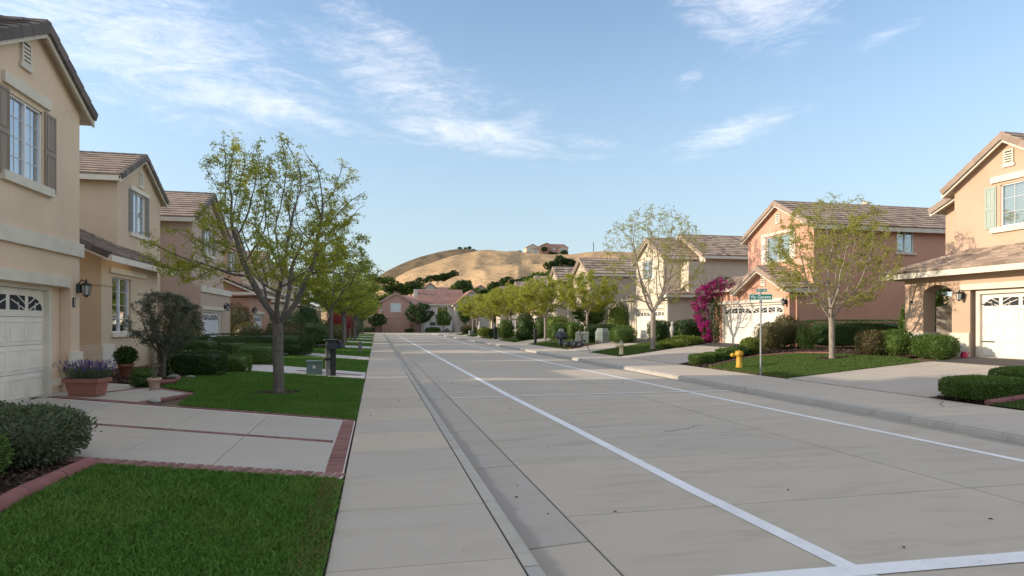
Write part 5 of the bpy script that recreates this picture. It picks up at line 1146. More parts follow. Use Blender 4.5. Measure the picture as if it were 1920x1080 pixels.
# pots and small planting
def pot(loc, prof_, m, lab, name='plant_pot', n=22):
    r = empty(name, (loc[0], loc[1], zt(loc[0])+.01), 0, lab, 'plant pot'); MB().lathe(prof_, n=n).build('pot', m, r)
    MB().lathe([(prof_[-1][0]*.98, prof_[-1][1]-.02), (.01, prof_[-1][1]-.015)], n=n).build('soil', M['mulch'], r); return r
pr_big = [(.11, 0), (.12, .01), (.165, .30), (.19, .30), (.195, .37), (.17, .37), (.165, .33)]
pot((-6.55, 18.25), pr_big, M['terrac'], 'round terracotta pot in the bed by the entry')
bush((-6.55, 18.25, zt(-6.55)+.33), (.5, .5, .5), M['hedge'], 'dark leafy plant growing in the round terracotta pot', 1200, .06, 2., .2, 'potted plant', 'potted_plant')
pr_s = [(.09, 0), (.095, .01), (.13, .20), (.145, .20), (.15, .26), (.13, .26), (.125, .22)]
pot((-4.88, 15.21), pr_s, M['palepot'], 'small pale clay pot on the lawn edge')
r = empty('potted_plant', (-4.88, 15.21, zt(-4.88)+.23), 0, 'thin upright succulent growing in the small pale pot', 'potted plant')
b = MB(); 
for k in range(9):
    a = k*.7; b.tube([(.02*math.cos(a), .02*math.sin(a), 0), (.05*math.cos(a), .05*math.sin(a), .14), (.10*math.cos(a)*(.4+k % 3*.4), .10*math.sin(a), .22+.05*(k % 4))], [.012, .011, .003], 5)
b.build('stalk', M['sage'], r)
# lavender trough: rectangular terracotta planter
LVX, LVY = -5.72, 13.98
r = empty('planter_box', (LVX, LVY, zt(LVX)+.012), R(-12), 'rectangular terracotta trough by the garage corner', 'planter')
b = MB(); v = [(-.30, -.17, 0), (.30, -.17, 0), (.30, .17, 0), (-.30, .17, 0), (-.38, -.22, .36), (.38, -.22, .36), (.38, .22, .36), (-.38, .22, .36), (-.33, -.17, .33), (.33, -.17, .33), (.33, .17, .33), (-.33, .17, .33)]
b.add(v, [(3, 2, 1, 0), (0, 1, 5, 4), (1, 2, 6, 5), (2, 3, 7, 6), (3, 0, 4, 7), (4, 5, 9, 8), (5, 6, 10, 9), (6, 7, 11, 10), (7, 4, 8, 11)], .5); b.build('trough', M['terrac'], r)
b = MB(); b.box(-.41, .41, -.25, -.215, .29, .375); b.box(-.41, .41, .215, .25, .29, .375); b.box(-.41, -.375, -.2149, .2149, .29, .375); b.box(.375, .41, -.2149, .2149, .29, .375); b.build('rim', M['terrac'], r)
MB().box(-.37, .37, -.21, .21, .30, .335).build('soil', M['mulch'], r)
r.scale = (.88, .88, .95)
lv = empty('lavender', (LVX, LVY, zt(LVX)+.33), R(-12), 'purple flowering lavender growing in the terracotta trough', 'lavender plant')
st, fl_ = MB(), []; random.seed(5); C = []
for k in range(330):
    x, y = random.uniform(-.33, .33), random.uniform(-.17, .17); L = random.uniform(.14, .44); dx, dy = x*.7+random.gauss(0, .05), y*.9+random.gauss(0, .05)
    tip = Vector((x+dx, y+dy, L)); st.tube([(x, y, 0), (x+dx*.4, y+dy*.4, L*.6), tip], [.004, .003, .002], 3, False)
    if L > .25:
        for q in range(16): C.append(tip-Vector((dx*.1, dy*.1, .085))*random.random()+Vector((random.gauss(0, .006), random.gauss(0, .006), 0)))
st.build('stem', M['lavs'], lv)
V, F = leaf_quads(np.array([c[:] for c in C]), .020, .8, .5); link_mesh('flower', np_mesh('flower', V, F, M['lav'], rng.random(len(F))), lv)
C = np.c_[rng.uniform(-.40, .40, 4500), rng.uniform(-.24, .24, 4500), rng.uniform(-.03, .22, 4500)]; C[:, :2] *= (1+C[:, 2:]*.9); V, F = leaf_quads(C, .06, .10, 1.2); link_mesh('foliage', np_mesh('foliage', V, F, M['lavs'], rng.random(len(F))), lv); lv.scale = (.85, .85, .95)
bush((-5.9, 17.6), (.6, .5, .3), M['hedgem'], 'low green groundcover beside the round terracotta pot', 900, .05, 2, .25, stems=False)
bush((-5.2, 20.9), (.8, .6, .45), M['sage'], 'greyish plant between the dark hedge blocks', 1500, .05, 2, .25)
for k, (x, y, s_) in enumerate(((-4.15, 12.95, .14), (-5.35, 18.15, .17), (-4.95, 18.2, .13))):
    bm = bmesh.new(); bmesh.ops.create_icosphere(bm, subdivisions=3, radius=1)
    for v_ in bm.verts: v_.co *= 1+.25*noise.noise(v_.co*1.5+Vector((k*5, 0, 0))); v_.co = Vector((v_.co.x*s_*.9, v_.co.y*s_*.45, v_.co.z*s_*.42))
    b = MB(); b.bm(bm, True); o = b.build('rock', M['stone'] if k == 0 else M['rock'], None, (x, y, zt(x)+s_*.25)); tag(o, ('pale concrete stone on the brick corner of the near driveway', 'dark rounded rock in front of the olive tree', 'smaller rock right of the rounded one by the olive tree')[k], 'rock')
bush((-5.3, 15.75), (.5, .5, .25), M['hedge'], 'small dark groundcover beside the lavender trough', 700, .05, 2, .2, stems=False)

# right side planting
RG = 'clipped hedges on the right'
bush((12.35, 10.35), (1.5, 1.0, .42), M['hedgem'], 'low leafy hedge in the bark bed at the right edge', 6500, .055, 3, .12, 'hedge', 'hedge', RG)
bush((13.9, 10.5), (1.7, 1.0, .45), M['hedgem'], 'second low hedge reaching the right picture edge', 6500, .055, 3, .12, 'hedge', 'hedge', RG)
bush((17.3, 18.6), (1.0, 1.0, .85), M['redleaf'], 'reddish topped bush left of the porch column', 4500, .055, 3, .1)
bush((17.7, 18.0), (.9, 1.0, .85), M['hedgem'], 'green bush touching the porch column', 4000, .055, 3, .1)
bush((17.55, 16.6), (.9, .8, .72), M['hedgem'], 'green bush between the porch column and the garage', 4000, .055, 2.8, .1)
bush((17.35, 15.95), (.95, .85, .74), M['hedgem'], 'rounded light green bush at the garage corner of the peach house', 4000, .055, 2.4, .1)
bush((20.3, 22.5), (5.6, 1.0, 1.2), M['hedge'], 'long dark clipped hedge against the salmon side wall', 12000, .06, 7, .02, 'hedge', 'hedge', RG)
bush((16.7, 23.6), (1.2, 1.0, 1.2), M['redleaf'], 'square brownish green bush right of the sign pole', 4500, .055, 3.5, .1)
bush((17.7, 23.9), (1.3, 1.1, 1.45), M['redleaf'], 'taller reddish bush at the salmon house corner', 4500, .06, 2.4, .22)
bush((18.0, 23.0), (.8, .7, .8), M['hedgel'], 'small yellow green bush before the dark hedge', 2200, .055, 2.2, .2)
bush((15.15, 22.75), (.78, .78, .72), M['hedgel'], 'round bright green bush left of the sign pole', 3500, .055, 2.2, .12)
bush((12.2, 21.45), (.85, .7, .38), M['hedgem'], 'low hedge clump nearest the pavement by the salmon house driveway', 3000, .055, 3, .1, 'hedge', 'hedge', RG)
bush((12.9, 21.8), (.7, .65, .36), M['hedgem'], 'second low hedge clump by the salmon house driveway', 2500, .055, 3, .1, 'hedge', 'hedge', RG)
bush((13.9, 22.3), (1.1, .8, .42), M['hedgem'], 'low loose clump of leaves behind the yellow hydrant', 3000, .06, 2.2, .25)
bush((14.5, 22.6), (.9, .8, .42), M['hedge'], 'dark low clump between the hydrant and the round bush', 2500, .06, 2.2, .25)
bush((17.3, 35.6), (1.3, 1.2, 1.3), M['hedge'], 'dark square bush at the cream garage behind the bare tree', 3500, .08, 4, .06)
bush((18.0, 32.9), (2.2, 1.2, 1.25), M['hedge'], 'dark hedge beside the bougainvillea', 4500, .08, 3.5, .1)
bush((16.6, 31.0), (2.0, .9, .5), M['hedgel'], 'low yellow green groundcover under the bougainvillea', 2500, .08, 2.2, .3)
bush((15.4, 29.9), (1.6, .8, .4), M['hedgel'], 'low shrub strip right of the bare tree', 2000, .08, 2.2, .3)
bush((15.6, 37.3), (1.7, 1.3, 1.1), M['hedgem'], 'green bush left of the cream garage', 3500, .08, 2.8, .15)
bush((16.4, 38.3), (.8, .8, .6), M['hedge'], 'small dark ball bush beside the cream garage', 1500, .07, 2, .1)
bush((15.9, 41.2), (3.6, 1.0, 1.15), M['hedge'], 'long dark hedge behind the faceted utility box', 6000, .09, 5, .06, 'hedge', 'hedge', RG)
bush((17.8, 43.6), (1.6, 1.4, 2.6), M['hedgel'], 'tall yellow green shrub against the cream garden wall', 3500, .1, 2.6, .15)
o = MB().box(-.15, .15, -2.2, 2.2, 0, 2.75).build('garden_wall', M['cream'], None, (18.9, 45.8, .5)); tag(o, 'cream stucco garden wall left of the cream house', 'wall')
bush((15.6, 47.5), (1.4, 1.4, 1.35), M['hedgem'], 'square green bush before the beige garage', 3000, .09, 4, .06)
bush((14.5, 48.2), (1.5, 1.4, 1.4), M['hedgem'], 'clipped green bush behind the leftmost utility box', 3000, .09, 4, .06)
bush((15.6, 52.0), (2.2, 1.8, 1.9), M['hedgel'], 'yellow green clipped shrub row behind the forked tree', 3500, .1, 4, .06)
bush((15.2, 55.0), (2.0, 1.8, 1.9), M['hedge'], 'dark shrub beside the yellow green shrub row', 3000, .1, 3, .1)
bush((12.9, 53.5), (1.3, 1.3, 1.0), M['hedge'], 'dark rounded bush at the far lawn edge', 2500, .1, 2.4, .15)
bush((13.8, 56.5), (1.8, 1.8, 2.3), M['hedge'], 'tall dark bush in front of the far trunks', 3500, .11, 2.4, .15)
bush((12.6, 60.0), (1.6, 1.6, 1.9), M['hedgem'], 'mid green tall bush further down the right side', 3000, .11, 2.6, .15)
bush((13.1, 66), (2.2, 1.6, .9), M['hedge'], 'low dark hedge further down the right side', 2500, .12, 4, .06)
bush((12.6, 72), (1.8, 1.6, 1.0), M['hedgel'], 'yellow green ball bush far down the right', 2500, .12, 2.4, .06)
bush((13.4, 79), (2.0, 1.8, 1.0), M['hedge'], 'dark far bush near the green box', 2000, .12, 2.4, .1)
bush((13.2, 90), (2.2, 2.0, 1.3), M['redleaf'], 'brownish far bush on the last right lawn', 2000, .13, 2.2, .2)
bush((21.5, 20.3), (1.3, 1.2, 3.0), M['hedgem'], 'tall green vine clump seen through the porch arch', 3500, .09, 2.4, .15)
bush((21.0, 20.55), (.9, .8, 1.9), M['hedgem'], 'climbing green shrub left of the porch column', 3500, .08, 2.4, .15)
for k, (x, y, w_, hh, mm, lab) in enumerate(((6, 115.5, 1.6, .6, 'hedge', 'low clipped shrub before the rose house'), (-2, 115, 3.5, .9, 'hedge', 'dark low hedge left of the rose house'), (18.6, 113.8, 2.0, .8, 'hedgel', 'light shrub before the grey wing'), (10.2, 114.9, 2.6, .9, 'hedgem', 'green bar shaped hedge in front of the van'))):
    bush((x, y, 0), (w_, 1.2, hh), M[mm], lab, 1800, .13, 4, .06)
# board fence seen through the arch
fr = empty('board_fence', (20.8, 19.3, .5), R(-35), 'pale vertical board fence seen through the porch arch', 'fence')
for k in range(13): MB().box(.0+.15*k, .14+.15*k, 0, .022, 0, 1.75+.03*(k % 3)).build('fence_board', M['fence'], fr)
MB().box(0, 1.95, .024, .06, .3, .38).build('fence_rail', M['fence'], fr)
# bougainvillea on the corner of the salmon house
bg_ = empty('bougainvillea', (18.15, 32.0, .52), 0, 'magenta flowering bougainvillea climbing the corner of the salmon house', 'climbing plant')
blobs = [((.15, -2.1, 3.25), (.5, .8, .38)), ((.1, -1.3, 3.05), (.55, .75, .45)), ((0, -.55, 2.75), (.55, .65, .5)), ((-.05, -.1, 2.2), (.55, .62, .55)), ((-.05, -.35, 1.55), (.5, .55, .5)), ((-.05, -.65, .95), (.42, .42, .45)), ((-.05, -.85, .4), (.3, .3, .42))]
Cl, Cm = [], []
for c, r_ in blobs:
    d = rng.normal(size=(900, 3)); d /= np.linalg.norm(d, axis=1)[:, None]; p = np.array(c)+d*np.array(r_)*rng.uniform(.65, 1.08, 900)[:, None]; Cl.append(p[:430])
    q = p[430:]; kp = np.array([noise.noise(Vector(a)*2.6) for a in q]) > -.12; Cm.append(q[kp & (q[:, 0] < c[0]+.2)])
# dark leafy side to the right of the bracts
d = rng.normal(size=(1300, 3)); d /= np.linalg.norm(d, axis=1)[:, None]; Cl.append(np.array((.15, -1.3, 1.4))+d*np.array((.3, .45, 1.4))*rng.uniform(.5, 1, 1300)[:, None])
Cl = np.vstack(Cl); Cm = np.vstack(Cm); V, F = leaf_quads(Cl, .085, .6, 0); link_mesh('foliage', np_mesh('foliage', V, F, M['bougl'], rng.random(len(F))), bg_)
V, F = leaf_quads(np.repeat(Cm, 3, 0)+rng.normal(0, .03, (len(Cm)*3, 3)), .075, .85, 0); link_mesh('flower', np_mesh('flower', V, F, M['boug'], rng.random(len(F))), bg_)
b = MB(); b.tube([(.1, -.9, -.05), (.0, -.7, .8), (.05, -.2, 1.8), (.1, -.6, 2.8), (.2, -2, 3.2)], [.05, .045, .04, .03, .015], 7)
for k in range(9): a = random.uniform(-.9, .9); b.tube([(.05, -.8+a, 2.9), (-.1, -.8+a*1.6, 3.5+.2*random.random()), (-.2, -.8+a*2.1, 3.8+.3*random.random())], [.012, .008, .004], 5)
b.build('stem', M['twig'], bg_)

# ------------------------------------------------------------------ street furniture
def hydrant(loc, m, capm, lab, lean=0):
    r = empty('fire_hydrant', (loc[0], loc[1], zt(loc[0])), 0, lab, 'fire hydrant', 'fire hydrants')
    MB().lathe([(.12, 0), (.12, .05), (.098, .06), (.095, .40), (.10, .42), (.135, .43), (.135, .56), (.12, .575)], n=20).build('barrel', m, r)
    MB().lathe([(.125, .576), (.11, .63), (.06, .68), (.03, .69), (.03, .73), (.02, .735)] if capm is not m else [(.13, .576), (.13, .59), (.03, .60), (.03, .62)], n=18).build('bonnet', capm, r)
    b = MB(); b.tube([(-.11, .05, .45), (-.20, .08, .45)], [.06, .06], 12); b.tube([(-.2, .08, .45), (-.22, .087, .45), (-.28, .11, .45)], [.078, .078, .03], 8); b.build('outlet_cap', m, r)
    b = MB(); b.lathe([(.02, 0), (.03, .02)], (0, -.13, .49), 6); 
    for k in range(8): a = k*math.pi/4; b.lathe([(.014, .05), (.014, .075)], (.108*math.cos(a), .108*math.sin(a), 0), 6)
    b.build('bolt', m, r)
hydrant((12.3, 19.1), M['yellowh'], M['yellowh'], 'bright yellow fire hydrant on the lawn beside the sign pole')
hydrant((12.0, 28.9), M['paleh'], M['grey_box'], 'pale cream fire hydrant with a grey cap further up the pavement')
# street name sign
sx, sy = 11.66, 16.95
r = empty('street_sign', (sx, sy, zt(sx)), R(-YAW-12), 'grey pole with two green street name plates at the corner of the right lawn', 'street sign')
MB().tube([(0, 0, -.05), (0, 0, 2.28)], .028, 12).build('pole', M['galv'], r)
b = MB(); b.bbox(-.045, .045, -.03, .03, 2.26, 2.33, .008); b.bbox(-.03, .03, -.02, .02, 2.522, 2.565, .005); b.build('bracket', M['galv'], r)
def plate(x0, x1, z0, z1, text, ts):
    p = MB().bbox(x0, x1, -.006, .006, z0, z1, .004).build('name_plate', M['signg'], r)
    bd = MB(); t_ = .010
    for A, B, E_, G_ in ((x0, x1, z1-t_, z1), (x0, x1, z0, z0+t_), (x0, x0+t_, z0+t_, z1-t_), (x1-t_, x1, z0+t_, z1-t_)): bd.box(A, B, -.0085, -.0062, E_, G_)
    bd.build('border', M['signw'], p)
    cu = bpy.data.curves.new('lettering', 'FONT'); cu.body = text; cu.size = ts; cu.align_x = 'CENTER'; cu.align_y = 'CENTER'; cu.extrude = .001; cu.offset = .002
    o = bpy.data.objects.new('tmp', cu); COL.objects.link(o); dg = bpy.context.evaluated_depsgraph_get(); me = bpy.data.meshes.new_from_object(o.evaluated_get(dg)); bpy.data.objects.remove(o)
    me.materials.clear(); me.materials.append(M['signw']); l = link_mesh('lettering', me, p); l.rotation_euler = (R(90), 0, 0); l.location = ((x0+x1)/2, -.0088, (z0+z1)/2-.002)
plate(-.345, .345, 2.335, 2.515, 'Vla Gavena', .135); plate(-.13, .19, 2.57, 2.69, '271 Ge', .085)
# left mailbox pair and the green utility box
mx, my = -1.36, 19.2
r = empty('mailbox', (mx, my, zt(mx)), R(8), 'black covered mailbox on a grey post beside the pavement on the left', 'mailbox')
r.scale = (1.15, 1.1, 1.0)
MB().bbox(-.12, -.02, -.05, .05, -.05, .82, .008).build('post', M['post'], r)
MB().bbox(.0, .14, -.06, .12, -.03, .90, .01).build('support', M['black'], r)
b = MB(); n = 10; pr2 = [(-.13, .80), (.13, .80)]+[(.13*math.cos(math.pi*k/n), .95+.11*math.sin(math.pi*k/n)) for k in range(n+1)]
v = [(x+.02, y, z) for y in (-.24, .24) for x, z in pr2]; m_ = len(pr2); b.add(v, [tuple(range(m_)), tuple(range(m_, 2*m_))[::-1]]+[(i, (i+1) % m_, m_+(i+1) % m_, m_+i) for i in range(m_)], .5); b.build('box', M['black'], r)
b = MB(); b.bbox(-.11, .17, -.262, -.242, .82, .99, .006); b.build('door', M['bluegrey'], r); MB().bbox(.155, .17, -.1, .1, .93, .97, .004).build('flag', M['galv'], r)
MB().bbox(-.16, .20, -.26, .28, 1.065, 1.10, .01).build('lid', M['black'], r); MB().bbox(.17, .30, -.22, .24, .84, 1.05, .03).build('side_box', M['bluegrey'], r)
MB().bbox(-.17, .0, -.09, -.052, .48, .55, .01).build('bracket', M['black'], r)
ux, uy = -1.87, 19.75
r = empty('utility_box', (ux, uy, zt(ux)), R(6), 'square green utility box on the lawn beside the left mailbox', 'utility box')
MB().bbox(-.23, .23, -.2, .2, -.03, .38, .012).build('cabinet', M['green_box'], r); MB().bbox(-.245, .245, -.215, .215, .382, .43, .015).build('lid', M['green_box'], r)
MB().box(-.05, .03, -.206, -.201, .20, .29).build('label_sticker', M['vinyl'], r); MB().box(.045, .06, -.208, -.201, .24, .36).build('latch', M['iron'], r)
r = empty('stub_post', (-.89, 34.8, zt(-.89)), 0, 'short dark marker post beside the pavement far left', 'post'); MB().bbox(-.1, .1, -.1, .1, -.03, .5, .02).build('body', M['post'], r); MB().lathe([(.09, .5), (.07, .57), (.02, .6)], n=10).build('cap', M['black'], r)
# right utility boxes
def ubox(loc, w_, d_, hh, lab, rz, facet=False, g_='grey green utility boxes on the right'):
    r = empty('utility_box', (loc[0], loc[1], zt(loc[0])), rz, lab, 'utility box', g_)
    if facet: MB().lathe([(w_*.50, -.02), (w_*.52, hh*.72), (w_*.36, hh), (.02, hh+.01)], n=8, smooth=False).build('cabinet', M['grey_box'], r)
    else:
        MB().bbox(-w_/2, w_/2, -d_/2, d_/2, 0, hh*.86, .03).build('cabinet', M['grey_box'], r)
        b = MB(); b.add([(-w_*.53, -d_*.53, hh*.862), (w_*.53, -d_*.53, hh*.862), (w_*.53, d_*.53, hh*.862), (-w_*.53, d_*.53, hh*.862), (-w_*.46, -d_*.4, hh), (w_*.46, -d_*.4, hh), (w_*.46, d_*.4, hh), (-w_*.46, d_*.4, hh)], [(3, 2, 1, 0), (4, 5, 6, 7), (0, 1, 5, 4), (1, 2, 6, 5), (2, 3, 7, 6), (3, 0, 4, 7)], .5); b.build('lid', M['grey_box'], r)
    MB().box(-.012, .012, -d_/2-.012, -d_/2-.001, .05, hh*.8).build('door_gap', M['iron'], r); return r
ubox((15.0, 39.4), .95, .9, 1.0, 'faceted grey green utility box in front of the long dark hedge', R(-20), True)
ubox((13.9, 40.4), .9, .7, .85, 'boxy grey green utility cabinet with a sloped lid, middle of the three', R(-20))
ubox((13.1, 42.6), .5, .5, .95, 'small narrow grey utility pillar, leftmost of the three', R(-20), True)
ubox((12.6, 82), .9, .7, .6, 'far green utility box near the end of the right pavement', 0, False, None)
# covered mailbox, dark bags, post
r = empty('mailbox', (11.9, 38.9, zt(11.9)), R(-10), 'mailbox wrapped in a dark blue cover on a black post, right pavement', 'mailbox')
MB().bbox(-.07, .07, -.07, .07, -.03, .75, .01).build('post', M['black'], r)
def blob(sx_, sy_, sz_, sd, k=.28):
    bm = bmesh.new(); bmesh.ops.create_icosphere(bm, subdivisions=4, radius=1)
    for v in bm.verts: v.co *= 1+k*noise.noise(v.co*1.7+Vector((sd, 0, 0)))+.10*noise.noise(v.co*5+Vector((sd, 3, 0))); v.co = Vector((v.co.x*sx_, v.co.y*sy_, max(-sz_*.8, v.co.z*sz_)))
    b = MB(); b.bm(bm, True); return b
blob(.42, .3, .30, 3.).build('cover', M['bluegrey'], r, (0, 0, .78)); MB().bbox(-.17, .17, -.2, .2, .95, 1.25, .06).build('box', M['grey_box'], r)
r = empty('bag_pile', (12.0, 36.6, zt(12.0)+.2), 0, 'heap of crumpled black bags on the red pavers by the right pavement', 'bags')
for k, (dx, dy, s_) in enumerate(((-.28, .2, .24), (.08, 0, .27), (.36, -.15, .24))): blob(s_*1.05, s_, s_*.85, k*4.1, .35).build('bag', M['black'], r, (dx, dy, s_*.3))
r = empty('young_tree', (13.0, 38.2, zt(13)), 0, 'gnarled pale stump with bent stems beside the black bags', 'stump')
b = MB(); b.tube([(0, 0, -.05), (.05, 0, .5), (-.05, .05, 1.1)], [.12, .07, .06], 8)
for k in range(5): a = k*1.25; b.tube([(.0, 0, .35), (.25*math.cos(a), .25*math.sin(a), .12), (.5*math.cos(a), .5*math.sin(a), -.04)], [.06, .04, .03], 6)
b.build('trunk', M['bark'], r)
r = empty('marker_post', (11.85, 45.4, zt(11.85)), 0, 'slim black mailbox post by the right pavement', 'post'); MB().bbox(-.09, .09, -.09, .09, -.03, 1.05, .02).build('post', M['black'], r); MB().bbox(-.13, .13, -.18, .18, 1.052, 1.15, .03).build('cap', M['black'], r)
r = empty('mailbox', (11.9, 61, zt(11.9)), 0, 'brown and white mailbox post far down the right pavement', 'mailbox'); MB().bbox(-.28, .0, -.15, .15, -.03, 1.25, .02).build('post', M['black'], r); MB().bbox(.002, .26, -.12, .12, -.03, 1.2, .03).build('panel', M['stone'], r)
r = empty('standing_figure_statue', (12.3, 74, zt(12.3)), 0, 'white weathered post shaped like a small statue on the far right lawn', 'statue'); MB().lathe([(.25, -.02), (.22, .3), (.28, .9), (.2, 1.35), (.1, 1.5), (.16, 1.7), (.05, 1.85)], n=10).build('body', M['stone'], r)
r = empty('statue', (16.9, 33.0, zt(16.9)), 0, 'small pale stone garden statue on a pedestal before the dark hedge', 'statue')
MB().lathe([(.14, -.03), (.14, .06), (.08, .1), (.07, .45), (.13, .5), (.13, .55)], n=12).build('pedestal', M['stone'], r)
MB().lathe([(.10, .552), (.15, .68), (.17, .85), (.12, 1.0), (.06, 1.05), (.10, 1.12), (.10, 1.2), (.03, 1.28)], n=12).build('figure', M['stone'], r)
r = empty('garden_stake', (11.95, 33.4, 0.03), 0, 'thin bent metal stake beside the far right driveway', 'stake'); MB().tube([(0, 0, 0), (-.15, .1, .35), (-.25, .2, .55)], .02, 6).build('rod', M['iron'], r); blob(.08, .08, .06, 9.).build('tip', M['iron'], r, (-.26, .2, .58))
r = empty('watering_can', (17.85, 15.6, .53), 0, 'small red watering can at the garage corner', 'watering can'); MB().lathe([(.09, 0), (.1, .1), (.07, .2)], n=12).build('body', M['metalred'], r); MB().tube([(.07, 0, .05), (.2, 0, .2)], [.02, .012], 6).build('spout', M['metalred'], r)
# van at the end of the street
vn = empty('parked_van', (11.3, 114.3+2.0, 0), R(-4), 'white van parked at the end of the street behind the low hedge', 'van')
b = MB(); pf = [(-2.6, .35), (-2.6, 1.0), (-2.3, 1.15), (-1.7, 1.95), (-1.3, 2.15), (2.4, 2.15), (2.6, 2.0), (2.6, .35)]
m_ = len(pf); v = [(x, y, z) for y in (-.95, .95) for x, z in pf]; b.add(v, [tuple(range(m_)), tuple(range(m_, 2*m_))[::-1]]+[(i, (i+1) % m_, m_+(i+1) % m_, m_+i) for i in range(m_)], .5); b.build('body', M['vanw'], vn)
b = MB(); b.box(-1.5, -.4, -.965, -.952, 1.25, 1.9); b.build('window', M['carglass'], vn); MB().box(-.2, 2.3, -.965, -.952, 1.3, 1.9).build('window', M['carglass'], vn)
for x, y in ((-1.7, -.85), (1.7, -.85), (-1.7, .85), (1.7, .85)):
    wh = MB().tube([(x, y-.12, .36), (x, y+.12, .36)], .36, 16).build('wheel', M['rub'], vn); MB().tube([(x, y-.13, .36), (x, y-.121, .36)], .2, 12).build('rim', M['galv'], wh)
MB().box(-2.64, -2.602, -.85, -.55, .8, .98).build('headlight', M['lampglass'], vn); MB().box(-2.64, -2.602, .55, .85, .8, .98).build('headlight', M['lampglass'], vn)
# lamp post far left end of right row and utility mast on the hill
o = MB().tube([(0, 0, -3), (0, 0, 7.5)], .25, 6).build('mast', M['black'], None, (0, 0, 0)); tag(o, 'thin mast standing on the right hill crest', 'mast')
def hp(px, py, D): a = R(pb(px)); an = a+YR; r_ = D/math.cos(a); return (r_*math.sin(an), r_*math.cos(an), 1.6+(607-py)*D/1150)
o.location = hp(1113, 474, 428)
# fallen leaves on pavement and road
LC = {}; ORD0 = 'first second third fourth fifth sixth seventh eighth ninth tenth'.split()
for k, (x, y) in enumerate(sorted(((.45, 12.9), (.85, 12.7), (.9, 12.95), (-.1, 10.9), (1.35, 5.9), (1.45, 6.3), (2.3, 8.1), (3.9, 3.9), (1.5, 5.3), (2.6, 11.9), (5.2, 4.3), (4.1, 5.5), (2.1, 5.2)), key=lambda p: math.hypot(*p))):
    b = MB(); a = k*1.1; z0_ = .004 if x < 1 else (-.112 if x < 1.6 else -.097); r_ = .022; b.add([(-r_, 0, .002), (0, -r_*.5, .010), (r_*1.2, 0, .003), (0, r_*.5, .012)], [(0, 1, 2, 3)], .5)
    o = b.build('fallen_leaf', M['mulch'], None, (x, y, z0_), rz=a); pl_ = 'pavement' if x < 1 else 'gutter' if x < 1.6 else 'road'; LC[pl_] = LC.get(pl_, 0)+1
    tag(o, 'small dark fallen leaf on the %s, %s nearest of those there' % (pl_, ORD0[LC[pl_]-1]), 'leaf', 'fallen leaves on the pavement and road')
# hilltop houses and trees
for k, (px, py, W_, hh, mm, lab) in enumerate(((999, 478, 9, 5.2, 'cream', 'leftmost pale house on the hill crest'), (1011, 478, 9, 4.0, 'white_st', 'white house on the hill crest'), (1025, 478, 10, 6.0, 'terra', 'tall brown house on the hill crest'), (1045, 478, 9, 5.5, 'rose', 'reddish house on the hill crest'), (1056, 478, 7, 5.0, 'peach', 'rightmost salmon house on the hill crest'))):
    x, y, z = hp(px, py, 424)
    far_house((x-W_/2, y, z+.2), lab, M[mm], W_, 8, hh, hh+2.2, 'x' if k % 2 else 'y', 'tile_rd' if k > 1 else 'tile_r', wins=[(1.5, 3, hh-2, hh-.8), (W_-3, W_-1.5, hh-2, hh-.8)], group='houses on the hill crest')
    hr = [o for o in bpy.data.objects if o.get('label') == lab][0]; MB().box(0, W_, 0, 8, -6, -.2).build('foundation', M[mm], hr)
HT = [(973, 480, 1.6, TD), (984, 481, 1.3, TD), (989, 480, 1.2, TM), (1021, 472, 1.5, TD), (1033, 478, 1.2, TD), (1058, 480, 1.7, TD), (1064, 481, .9, TD), (924, 476, .5, TD), (1003, 481, 1.2, TD), (1040, 480, 1.2, TD)]
for k, (px, py, s_, ms) in enumerate(HT): x, y, z = hp(px, py+1, 422); tree(ms, (x, y, z-.8), 'dark tree on the hill crest among the houses, number %d from a row of ten' % (k+1) if False else ('dark round tree at the far left of the hilltop group', 'second dark tree of the hilltop group', 'lighter tree beside the leftmost hilltop house', 'dark tree rising above the brown hilltop house', 'dark tree right of the brown hilltop house', 'tall dark tree at the right end of the hilltop houses', 'lone small tree right of the hilltop houses', 'tiny lone tree on the hill skyline', 'dark tree before the white hilltop house', 'dark tree between the reddish hilltop houses')[k], s_*.62, k, 'trees on the hill crest')
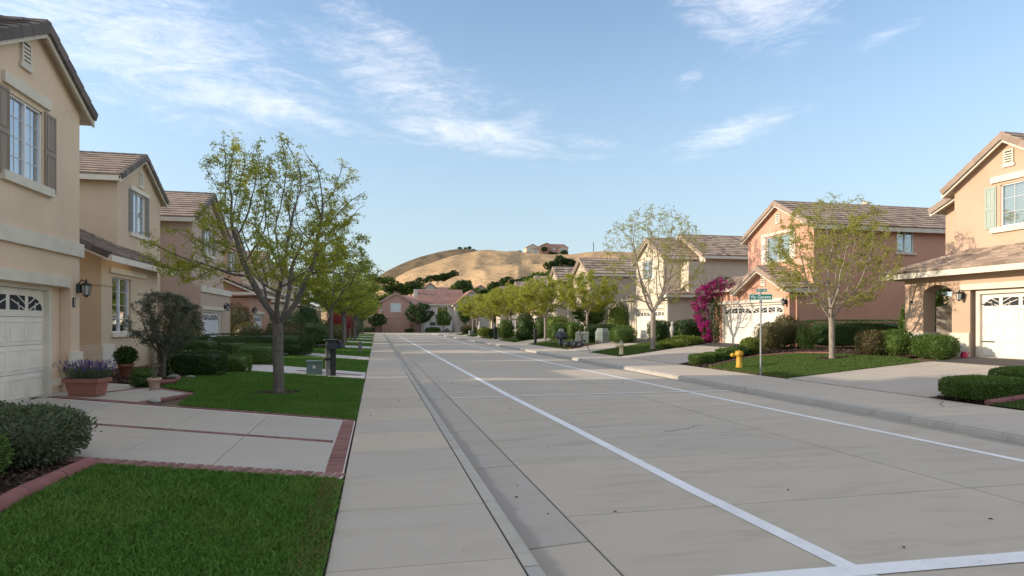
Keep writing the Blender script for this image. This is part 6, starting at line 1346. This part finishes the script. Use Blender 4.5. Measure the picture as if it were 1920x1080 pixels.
# scrub on the hills and wooded foot: individual rounded trees
ORD = 'first second third fourth fifth sixth seventh eighth ninth tenth eleventh twelfth thirteenth fourteenth fifteenth sixteenth seventeenth eighteenth nineteenth twentieth'.split()
def scrub(pts, D, s_, ms, lab, group):
    for k, (px, py) in enumerate(sorted(pts)):
        x, y, z = hp(px, py, D); tree(ms[k % len(ms)], (x, y, z-2*s_*.6), '%s, %s from the left' % (lab, ORD[k]), s_*random.uniform(.75, 1.2), k*1.1, group, 'tree', 'scrub_tree')
random.seed(12)
scrub([(806+6*i+random.uniform(-3, 3), 529-1.2*i+random.uniform(-5, 4)) for i in range(9)]+[(770+7*i+random.uniform(-3, 3), 536+random.uniform(-6, 6)) for i in range(5)]+[(820+9*i, 534-random.uniform(0, 5)-1.5*i) for i in range(3)], 284, .8, [TD], 'dark oak in the valley between the two golden hills', 'oaks in the hill valley')
scrub([(725+9*i, 545+random.uniform(-3, 4)) for i in range(7)]+[(730+10*i, 553+random.uniform(-3, 3)) for i in range(7)]+[(690+10*i, 528+i*2) for i in range(5)], 230, .85, [TD, TM], 'tree on the wooded slope below the hill', 'trees on the wooded left slope')
scrub([(862, 470), (872, 469), (880, 469), (888, 471)], 556, .75, [TD], 'small tree on the darker skyline hill', 'small trees on the skyline')
scrub([(1042+9*i, 499-1.5*math.sin(i)) for i in range(7)]+[(1030+9*i, 509+i) for i in range(6)], 262, .95, [TD], 'dark tree in the grove above the far roofs', 'dark grove above the far roofs')
scrub([(868, 558), (874, 560), (864, 561)], 158, .95, [TM, TD], 'olive green tree beyond the gabled wing', 'olive trees beyond the end houses')
scrub([(895+12*i, 562-2*i) for i in range(9)]+[(700+14*i, 572) for i in range(4)]+[(925+13*i, 548-2*i) for i in range(6)], 165, .8, [TM, TD], 'tree in the belt between the end houses and the hill', 'trees beyond the end houses')
scrub([(1010, 555), (1022, 548), (1030, 540), (1015, 560), (1050, 550)], 120, 1.1, [TM], 'green tree rising behind the far right houses', 'trees behind the far right houses')
bush((*hp(793, 556, 160)[:2], 2.5), (2.0, 2.0, 9.0), M['leafd'], 'dark upright cypress between the far red roofs', 2500, .2, 2.2, .1, 'tree', 'cypress_tree')

SC.render.engine = 'CYCLES'
SC.cycles.max_bounces = 6; SC.cycles.transparent_max_bounces = 12
